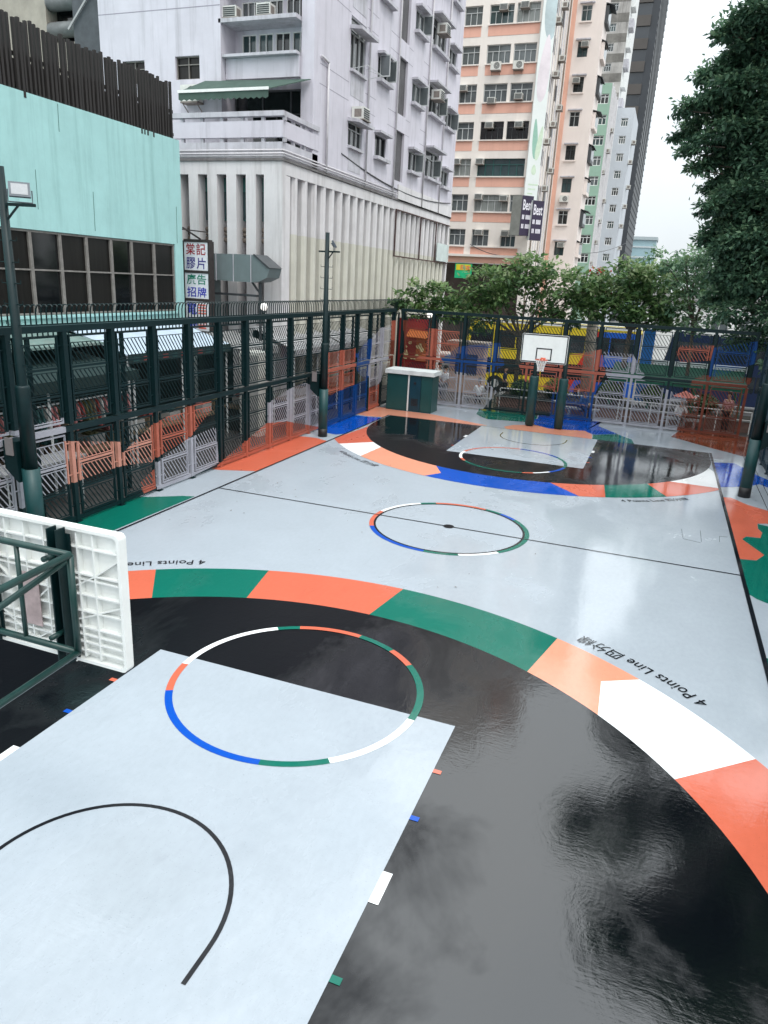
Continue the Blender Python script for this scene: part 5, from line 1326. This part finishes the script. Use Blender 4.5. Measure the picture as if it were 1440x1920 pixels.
def person(label, loc, rz, pose, shirt, trousers, hair=hairm, h=1.0):
    r = thing('person', label, 'person', loc, None, rz); r.scale = (h,) * 3
    sit = pose == 'sit'
    ph = .50 if sit else .92
    lean = -.06 if sit else -.01
    V = []; E_ = []; Rr = []
    def add(p, q, prev=None):
        V.append(p); Rr.append(q)
        if prev is not None: E_.append((prev, len(V) - 1))
        return len(V) - 1
    pel = add((0, 0, ph), (.15, .11)); wa = add((0, lean * .4, ph + .2), (.125, .095), pel); ch = add((0, lean, ph + .40), (.155, .11), wa); nb = add((0, lean, ph + .52), .06, ch)
    nk = add((0, lean - .01, ph + .58), .05, nb); hd0 = add((0, lean - .02, ph + .66), (.07, .085), nk); hd1 = add((0, lean - .02, ph + .76), (.078, .098), hd0); hd2 = add((0, lean - .01, ph + .84), (.05, .065), hd1)
    nose = add((0, lean - .135, ph + .715), .012, hd0)
    arms = []
    for s in (-1, 1):
        sh = add((s * .17, lean, ph + .47), .055, ch)
        if sit: el = (s * .24, lean - .1, ph + .2); wr = (s * .13, lean - .34, ph + .13)
        elif pose == 'walk': el = (s * .23, lean + s * .08, ph + .2); wr = (s * .23, lean + s * .12 - .1, ph - .02)
        else: el = (s * .22, lean + .02, ph + .2); wr = (s * .22, lean - .06, ph - .04)
        e = add(el, .042, sh); w0 = add(wr, .028, e)
        d = (Vector(wr) - Vector(el)).normalized(); side = Vector((s, 0, 0)) if abs(d.x) < .8 else Vector((0, 1, 0)); fw = d.cross(side).normalized()
        hp = Vector(wr) + d * .07; hnd = add(tuple(hp), (.032, .018), w0)
        for k in range(4):
            f0 = hp + fw * (k - 1.5) * .019 + d * .035; f1 = f0 + d * (.04 - abs(k - 1.4) * .006) - side * .012
            a = add(tuple(f0), .009, hnd); add(tuple(f1), .008, a)
        t0 = hp - fw * .035 - d * .02; a = add(tuple(t0), .01, w0); add(tuple(t0 - fw * .02 + d * .03), .009, a)
        arms.append((sh, e, w0))
    legs = []
    for s in (-1, 1):
        hp = add((s * .085, 0, ph - .04), .085, pel)
        if sit: kn = (s * .10, -.44, ph + .0); an = (s * .10, -.42, .09)
        elif pose == 'walk': kn = (s * .09, -.10 + s * .14, .50); an = (s * .09, s * .26, .10)
        else: kn = (s * .09, -.02, .50); an = (s * .09, .02, .09)
        k_ = add(kn, .06, hp); a_ = add(an, .04, k_); t_ = add((an[0] + s * .02, an[1] - .15, .035), (.04, .03), a_); legs.append((hp, k_, a_, t_))
    skinned('body', V, E_, Rr, skin, r)
    def sub(name, idx, edges, grow, m, fix={}):
        mp = {i: j for j, i in enumerate(idx)}
        q = [fix.get(i, tuple((Rr[i] if isinstance(Rr[i], tuple) else (Rr[i], Rr[i]))[t] + grow for t in (0, 1))) for i in idx]
        return skinned(name, [V[i] for i in idx], [(mp[a], mp[c]) for a, c in edges], q, m, r)
    (s0, e0, w0), (s1, e1, w1) = arms
    V2 = list(V)
    sub('shirt', [pel, wa, ch, s0, e0, s1, e1], [(pel, wa), (wa, ch), (ch, s0), (s0, e0), (ch, s1), (s1, e1)], .018, shirt)
    (h0, k0, a0, t0), (h1, k1, a1, t1) = legs
    sub('trousers', [pel, h0, k0, a0, h1, k1, a1], [(pel, h0), (h0, k0), (k0, a0), (pel, h1), (h1, k1), (k1, a1)], .014, trousers)
    for (hh, kk, aa, tt) in legs: sub('shoe', [aa, tt], [(aa, tt)], .012, blk)
    b = MB(); hc = V[hd1]; b.ball((hc[0], hc[1] + .018, hc[2] + .03), .105, 0, 12, 8, (.9, 1.02, .95)); ho = b.build('hair', hair, None, True); ho.parent = r
    for s in (-1, 1):
        b = MB(); b.ball((s * .032, lean - .114, ph + .745), .011, 0, 6, 4); eo = b.build('eye', blk, None); eo.parent = r
    return r


cl = {k: mat('cloth_' + k, c, .8, .15, 12) for k, c in (('white', (.70, .70, .70)), ('blue', (.05, .12, .26)), ('black', (.015, .015, .018)), ('grey', (.22, .22, .23)), ('pink', (.55, .28, .28)), ('navy', (.02, .03, .07)), ('cream', (.6, .52, .38)))}
person('standing person in a white shirt and dark trousers beside the electrical cabinet, behind the fence', (-5.6, 18.6, Zp), 2.6, 'stand', cl['white'], cl['grey'])
person('person in a cream top walking past the red stall behind the fence', (-6.2, 19.6, Zp), 1.2, 'walk', cl['cream'], cl['navy'])
person('seated person in a white top behind the white part of the fence', (-3.75, 18.2, -.06), 3.4, 'sit', cl['white'], cl['black'])
person('seated person in a blue jacket behind the right hoop post', (1.15, 18.15, -.06), .7, 'sit', cl['blue'], cl['navy'])
person('seated person in grey clothes under the pink parasol', (5.3, 18.25, -.06), .3, 'sit', cl['white'], cl['grey'])
person('standing person in pink near the right end of the far fence', (7.2, 18.5, Zp), -.6, 'stand', cl['pink'], cl['black'])
person('person in navy walking on the street side of the planter', (-3.1, 20.9, Zp), 1.6, 'walk', cl['navy'], cl['black'])

# ================================================================== buses
tyre = mat('tyre', (.015, .015, .015), .8, .2, 8); busw = mat('bus_roof_white', (.78, .80, .80), .4, .06, 3)
busy = mat('bus_yellow', (.80, .62, .035), .35, .06, 2); busb = mat('bus_blue', (.012, .11, .55), .35, .08, 2); busr = mat('bus_red', (.60, .03, .02), .35); busn = mat('bus_navy', (.008, .02, .065), .35, .2, 2)
buswin = glass('bus_window', (.015, .022, .028), .06)


def bus(label, x0, y, ln, front_m, rear_m, stripe, split):
    """double decker seen from its side, front towards -x; the side facing the court is y"""
    r = thing('double_decker_bus', label, 'bus', (x0 + ln / 2, y, Z0)); zt = Z0 + 4.38; wd = 2.5
    prof = [(x0 + .1, Z0 + .35), (x0, Z0 + 1.0), (x0 + .06, Z0 + 2.4), (x0 + .35, zt - .45), (x0 + .75, zt - .08), (x0 + 1.2, zt), (x0 + ln - .4, zt), (x0 + ln - .05, zt - .3), (x0 + ln, Z0 + .5), (x0 + ln - .1, Z0 + .35)]
    b = MB(); n = len(prof)
    b.poly([(p[0], y, p[1]) for p in prof]); b.poly([(p[0], y + wd, p[1]) for p in prof])
    for i in range(n):
        p, q = prof[i], prof[(i + 1) % n]; b.poly([(p[0], y, p[1]), (q[0], y, q[1]), (q[0], y + wd, q[1]), (p[0], y + wd, p[1])], 1 if i in (4, 5) else 0)
    b.build('body', [front_m, busw], r)
    sx = x0 + split; sl_ = .9
    def par(xa, xb, za, zb, d, m, nm, k0=0, k1=0):
        b = MB(); b.hexa([(xa - k0, y - d, za), (xb - k1, y - d, za), (xb - k1, y - .001, za), (xa - k0, y - .001, za), (xa, y - d, zb), (xb, y - d, zb), (xb, y - .001, zb), (xa, y - .001, zb)]); return b.build(nm, m, r)
    par(sx + .35, x0 + ln - .03, Z0 + .4, zt - .35, .012, rear_m, 'rear_livery', 1.6, 0)
    if stripe: par(sx, sx + .35, Z0 + .4, zt - .35, .014, stripe, 'livery_stripe', 1.6, 1.6)
    par(x0 + .9, x0 + ln - .3, zt - .22, zt - .05, .012, busw, 'roof_band')
    # window bands
    for za, zb, xa, xb, k in ((Z0 + 2.72, Z0 + 3.72, x0 + .55, x0 + ln - .3, 7), (Z0 + 1.15, Z0 + 2.05, x0 + .4, x0 + ln - .9, 6)):
        for j in range(k):
            wa_ = xa + (xb - xa) * j / k; wb_ = xa + (xb - xa) * (j + 1) / k - .07
            b = MB(); b.hexa([(wa_ - (.16 if j == 0 else 0), y - .02, za), (wb_, y - .02, za), (wb_, y - .001, za), (wa_ - (.16 if j == 0 else 0), y - .001, za), (wa_, y - .02, zb), (wb_, y - .02, zb), (wb_, y - .001, zb), (wa_, y - .001, zb)]); b.build('window', buswin, r)
    b = MB(); b.hexa([(x0 + .075, y + .12, Z0 + 2.5), (x0 + .34, y + .12, zt - .5), (x0 + .34, y + wd - .12, zt - .5), (x0 + .075, y + wd - .12, Z0 + 2.5), (x0 + .05, y + .12, Z0 + 2.51), (x0 + .31, y + .12, zt - .49), (x0 + .31, y + wd - .12, zt - .49), (x0 + .05, y + wd - .12, Z0 + 2.51)]); b.build('windscreen', buswin, r)
    for xc in (x0 + 2.2, x0 + ln - 2.9, x0 + ln - 1.6):
        b = MB(); b.tube([(xc, y - .03, Z0 + .5), (xc, y + .3, Z0 + .5)], .5, 20); wh = b.build('wheel', tyre, r)
        b = MB(); b.tube([(xc, y - .05, Z0 + .5), (xc, y - .031, Z0 + .5)], .26, 14); b.build('rim', alu, wh)
    return r


bus('yellow and blue double decker bus with a red diagonal stripe beyond the far fence', -7.4, 28.6, 10.4, busy, busb, busr, 7.9)
bus('dark blue double decker bus half hidden by the trees on the right', 4.3, 30.2, 10.8, busn, busn, None, 6)

# ================================================================== stalls and alley
red1 = mat('stall_red', (.22, .010, .014), .55, .25, 2); oran = mat('stall_orange', (.42, .12, .03), .6, .2, 2); creamp = mat('stall_cream', (.72, .66, .36), .6, .15, 5)
r = thing('red_food_stall', 'red food stall with cream splashed pictures and orange awning in the far left corner', 'stall', (-7.6, 20, Zp))
b = MB(); b.box((-8.6, 19.6, Zp), (-6.95, 21.4, 3.75)); b.build('body', red1, r)
b = MB(); b.hexa([(-7.9, 19.0, 2.9), (-6.8, 19.0, 2.85), (-6.8, 19.59, 3.15), (-7.9, 19.59, 3.2), (-7.9, 19.0, 2.94), (-6.8, 19.0, 2.89), (-6.8, 19.59, 3.19), (-7.9, 19.59, 3.24)]); b.build('awning', oran, r)
b = MB(); b.box((-7.5, 19.55, 1.7), (-6.98, 19.59, 2.8)); b.build('side_panel', oran, r)
for i in range(13):
    x, z = R.uniform(-8.1, -7.1), R.uniform(1.75, 2.65); b = MB(); n = 9; q = R.uniform(.06, .16)
    b.poly([(x + q * R.uniform(.6, 1.2) * math.cos(2 * math.pi * k / n), 19.54 - i * .001, z + q * R.uniform(.6, 1.2) * math.sin(2 * math.pi * k / n)) for k in range(n)]); b.build('picture', creamp, r)
r = thing('peach_kiosk', 'small peach coloured kiosk with flat roof beside the red stall', 'kiosk', (-5.4, 23, Zp))
b = MB(); b.box((-6.4, 22.2, Zp), (-4.6, 23.2, 2.5)); b.build('body', mat('kiosk_peach', (.58, .40, .30), .7, .15, 2), r)
b = MB(); b.box((-6.6, 22.0, 2.5), (-4.4, 23.3, 2.65)); b.build('roof', mat('kiosk_roof', (.5, .42, .36), .7), r)
b = MB(); b.box((-6.1, 22.18, .9), (-4.9, 22.199, 2.0)); b.build('counter_opening', dkf, r)

awnb = mat('awning_pale_blue', (.50, .60, .70), .55, .12, 2, streak=.2); awnw = mat('awning_grey_white', (.52, .52, .53), .6, .2, 2, streak=.5); awng = mat('awning_dark_green', (.009, .028, .027), .7, .3, 3); metal_r = mat('corrugated_grey', (.36, .36, .36), .5, .25, 2, streak=.6)
goods = [mat('goods_' + n, c, .7, .5, 12) for n, c in (('red', (.2, .035, .03)), ('tan', (.13, .10, .065)), ('olive', (.075, .075, .028)), ('white', (.32, .32, .31)), ('teal', (.015, .06, .06)), ('pink', (.32, .13, .13)))]


def stall(label, y0, y1, zb, zf, roofm, valance=None, corr=False, xb=-12.2, xf=-9.5):
    r = thing('market_stall', label, 'market stall', ((xb + xf) / 2, (y0 + y1) / 2, Zp))
    b = MB()
    if corr:
        n = int((y1 - y0) / .12)
        for i in range(n):
            ya = y0 + (y1 - y0) * i / n; yb = y0 + (y1 - y0) * (i + 1) / n; d = .03 * (i % 2)
            b.hexa([(xb, ya, zb + d), (xf, ya, zf + d), (xf, yb, zf + d), (xb, yb, zb + d), (xb, ya, zb + d + .03), (xf, ya, zf + d + .03), (xf, yb, zf + d + .03), (xb, yb, zb + d + .03)])
    else: b.hexa([(xb, y0, zb), (xf, y0, zf), (xf, y1, zf), (xb, y1, zb), (xb, y0, zb + .04), (xf, y0, zf + .04), (xf, y1, zf + .04), (xb, y1, zb + .04)])
    b.build('roof', roofm, r)
    b = MB(); b.box((xf, y0, zf - .22), (xf + .025, y1, zf + .05)); v = b.build('valance', valance or roofm, r)
    if valance:
        for k in range(int((y1 - y0) / .45)):
            b = MB(); y = y0 + .2 + k * .45; b.box((xf + .026, y, zf - .16), (xf + .03, y + .25, zf - .04)); b.build('emblem', goods[0 if k % 2 else 4], v)
    for y in (y0 + .1, (y0 + y1) / 2, y1 - .1):
        b = MB(); b.tube([(xf - .1, y, Zp), (xf - .1, y, zf)], .035, 6); b.build('post', alu, r)
    b = MB(); b.box((xf - 1.2, y0 + .2, .75), (xf - .15, y1 - .2, .82)); b.build('table_top', goods[1], r)
    b = MB(); b.box((xf - 1.15, y0 + .25, Zp), (xf - .2, y1 - .25, .75)); b.build('table_cloth', shopdark, r)
    b = MB(); b.box((xb, y0 + .05, Zp), (xb + .05, y1 - .05, zb - .1)); b.build('back_sheet', awng, r)
    return r


STL = [stall('market stall with a pale blue awning and red emblems on its dark valance', 1.0, 6.3, 3.75, 3.1, awnb, awng, xb=-12.3, xf=-10.0),
       stall('market stall with a dark green canvas roof at the near end of the alley', -5.6, .8, 3.2, 2.75, awng),
       stall('market stall under a dirty grey corrugated roof beneath the duct', 6.6, 9.0, 3.3, 2.9, metal_r, corr=True, xb=-11.6, xf=-9.6),
       stall('long market stall with grey white corrugated roof below the fins', 9.3, 13.6, 3.5, 2.75, awnw, corr=True, xb=-10.9, xf=-9.0),
       stall('market stall with grey white corrugated roof at the far end of the alley', 13.9, 18.5, 3.45, 2.75, awnw, corr=True, xb=-10.9, xf=-9.0)]
pr = mat('crate_white', (.3, .3, .29), .6, .2, 5)
places = ['near end of the green roofed stall', 'middle of the green roofed stall', 'far end of the green roofed stall', 'near end of the blue awning stall', 'middle of the blue awning stall', 'far end of the blue awning stall', 'corrugated stall under the duct', 'long corrugated stall below the fins', 'far corrugated stall']
for i, (y, x) in enumerate(((-4.8, -10.3), (-2.6, -10.3), (-.4, -10.3), (1.8, -10.7), (3.6, -10.7), (5.4, -10.7), (7.6, -10.3), (11, -9.8), (16, -9.8))):
    for j in range(2):
        yy = y + j * .75; mm = goods[(i + j * 3) % 6]; nm = ('red', 'tan', 'olive', 'white', 'teal', 'pink')[(i + j * 3) % 6]
        r = thing('goods_crate', f'open crate of {nm} goods on the {places[i]}', 'crate', (x, yy, .83))
        b = MB()
        for a in ((-.3, -.28, .3, -.25), (-.3, .25, .3, .28), (-.3, -.25, -.27, .25), (.27, -.25, .3, .25)): b.box((x + a[0], yy + a[1], .83), (x + a[2], yy + a[3], 1.1))
        b.box((x - .27, yy - .25, .83), (x + .27, yy + .25, .86)); b.build('box', goods[1] if j else pr, r)
        for k in range(9):
            b = MB(); b.ball((x + R.uniform(-.18, .18), yy + R.uniform(-.17, .17), 1.05 + R.uniform(0, .14)), R.uniform(.07, .11), 0, 7, 5, (1, 1, .7), .15); b.build('item', mm, r)
r = thing('clothes_rack', 'rack of colourful hanging goods under the dark canvas at the near end of the alley', 'rack', (-9.8, -1.5, Zp))
b = MB(); b.tube([(-9.7, -4.6, Zp), (-9.7, -4.6, 2.2), (-9.7, .5, 2.2), (-9.7, .5, Zp)], .025, 6); b.build('rail', alu, r)
for i in range(34):
    b = MB(); y = -4.4 + i * .145; l = R.uniform(.35, .7); b.hexa([(-9.9, y, 2.14 - l), (-9.5, y, 2.14 - l), (-9.5, y + .05, 2.14 - l), (-9.9, y + .05, 2.14 - l), (-9.82, y, 2.15), (-9.58, y, 2.15), (-9.58, y + .04, 2.15), (-9.82, y + .04, 2.15)]); b.build('garment', R.choice(goods), r)
r = thing('white_cupboard', 'tall off-white metal cupboard in the alley below the duct', 'cupboard', (-9.3, 6.9, Zp))
b = MB(); b.box((-9.7, 6.4, Zp), (-8.9, 7.3, 2.9)); b.build('body', mat('cupboard_white', (.62, .62, .57), .6, .15, 3, streak=.4), r)
b = MB(); b.box((-9.66, 6.37, .1), (-9.32, 6.399, 2.8)); b.build('door', pr, r)
b = MB(); b.box((-9.28, 6.37, .1), (-8.94, 6.399, 2.8)); b.build('door', pr, r)
r = thing('white_table', 'white folding table with small things on it behind the nearest fence bay', 'table', (-9.1, -3.4, Zp))
b = MB(); b.box((-9.5, -4.6, 1.02), (-8.75, -2.2, 1.08)); b.build('table_top', seatm, r)
for x in (-9.4, -8.85):
    for y in (-4.5, -2.3): b = MB(); b.tube([(x, y, Zp), (x, y, 1.02)], .02, 6); b.build('leg', alu, r)
r = thing('low_roof', 'mint painted low lean-to roof along the foot of the mint building', 'lean-to', (-11.9, -4, 0))
b = MB(); b.hexa([(-12.38, -12, 3.62), (-10.6, -12, 3.4), (-10.6, .8, 3.4), (-12.38, .8, 3.62), (-12.38, -12, 3.68), (-10.6, -12, 3.46), (-10.6, .8, 3.46), (-12.38, .8, 3.68)]); b.build('roof', mat('lean_to', (.16, .24, .22), .7, .3, 2, streak=.6), r)
for y in (-8, -3.5, .5): b = MB(); b.bar((-12.4, y, 2.9), (-10.7, y, 3.38), .05, .05); b.build('strut', dkf, r)

# globe lamps
glow = mat('globe_glass', (.85, .85, .82), .3, .02, 5)
_b = glow.node_tree.nodes['Principled BSDF']; _b.inputs['Emission Color'].default_value = (1, .97, .9, 1); _b.inputs['Emission Strength'].default_value = .9
for lab, (x, y, z) in (('white globe lamp on a post in the alley under the duct outlet', (-9.2, 7.26, 4.42)), ('white globe lamp on a post behind the far left fence corner', (-6.47, 18.2, 4.05))):
    r = thing('globe_lamp', lab, 'street lamp', (x, y, Zp))
    b = MB(); b.tube([(x, y, Zp), (x, y, z - .16)], [.05, .035], 8); b.build('post', darkg, r, True)
    b = MB(); b.ball((x, y, z), .135, 0, 16, 10); b.build('globe', glow, r, True)
    b = MB(); b.tube([(x, y, z - .2), (x, y, z - .13)], .08, 10); b.build('collar', dkf, r)

# power lines sagging across the street
cab = mat('cable', (.06, .06, .065), .7)
for i, (p, q) in enumerate((((XL, 15.2, 10.6), (XL + .1, 32, 10.4)), ((-7.9, 49.8, 8.3), (-13, 49.8, 8.9)), ((-5.1, 60.5, 9.0), (-2.5, 98, 12.5)))):
    b = MB(); b.tube([Vector(p).lerp(Vector(q), t) - Vector((0, 0, 4 * .5 * t * (1 - t))) for t in [k / 10 for k in range(11)]], .03, 5)
    tag(b.build('overhead_cable', cab), ('dark cable sagging along the foot of the lilac wall', 'dark cable hanging in front of the pink block', 'dark cable running from the cream tower down the street')[i], 'cable')
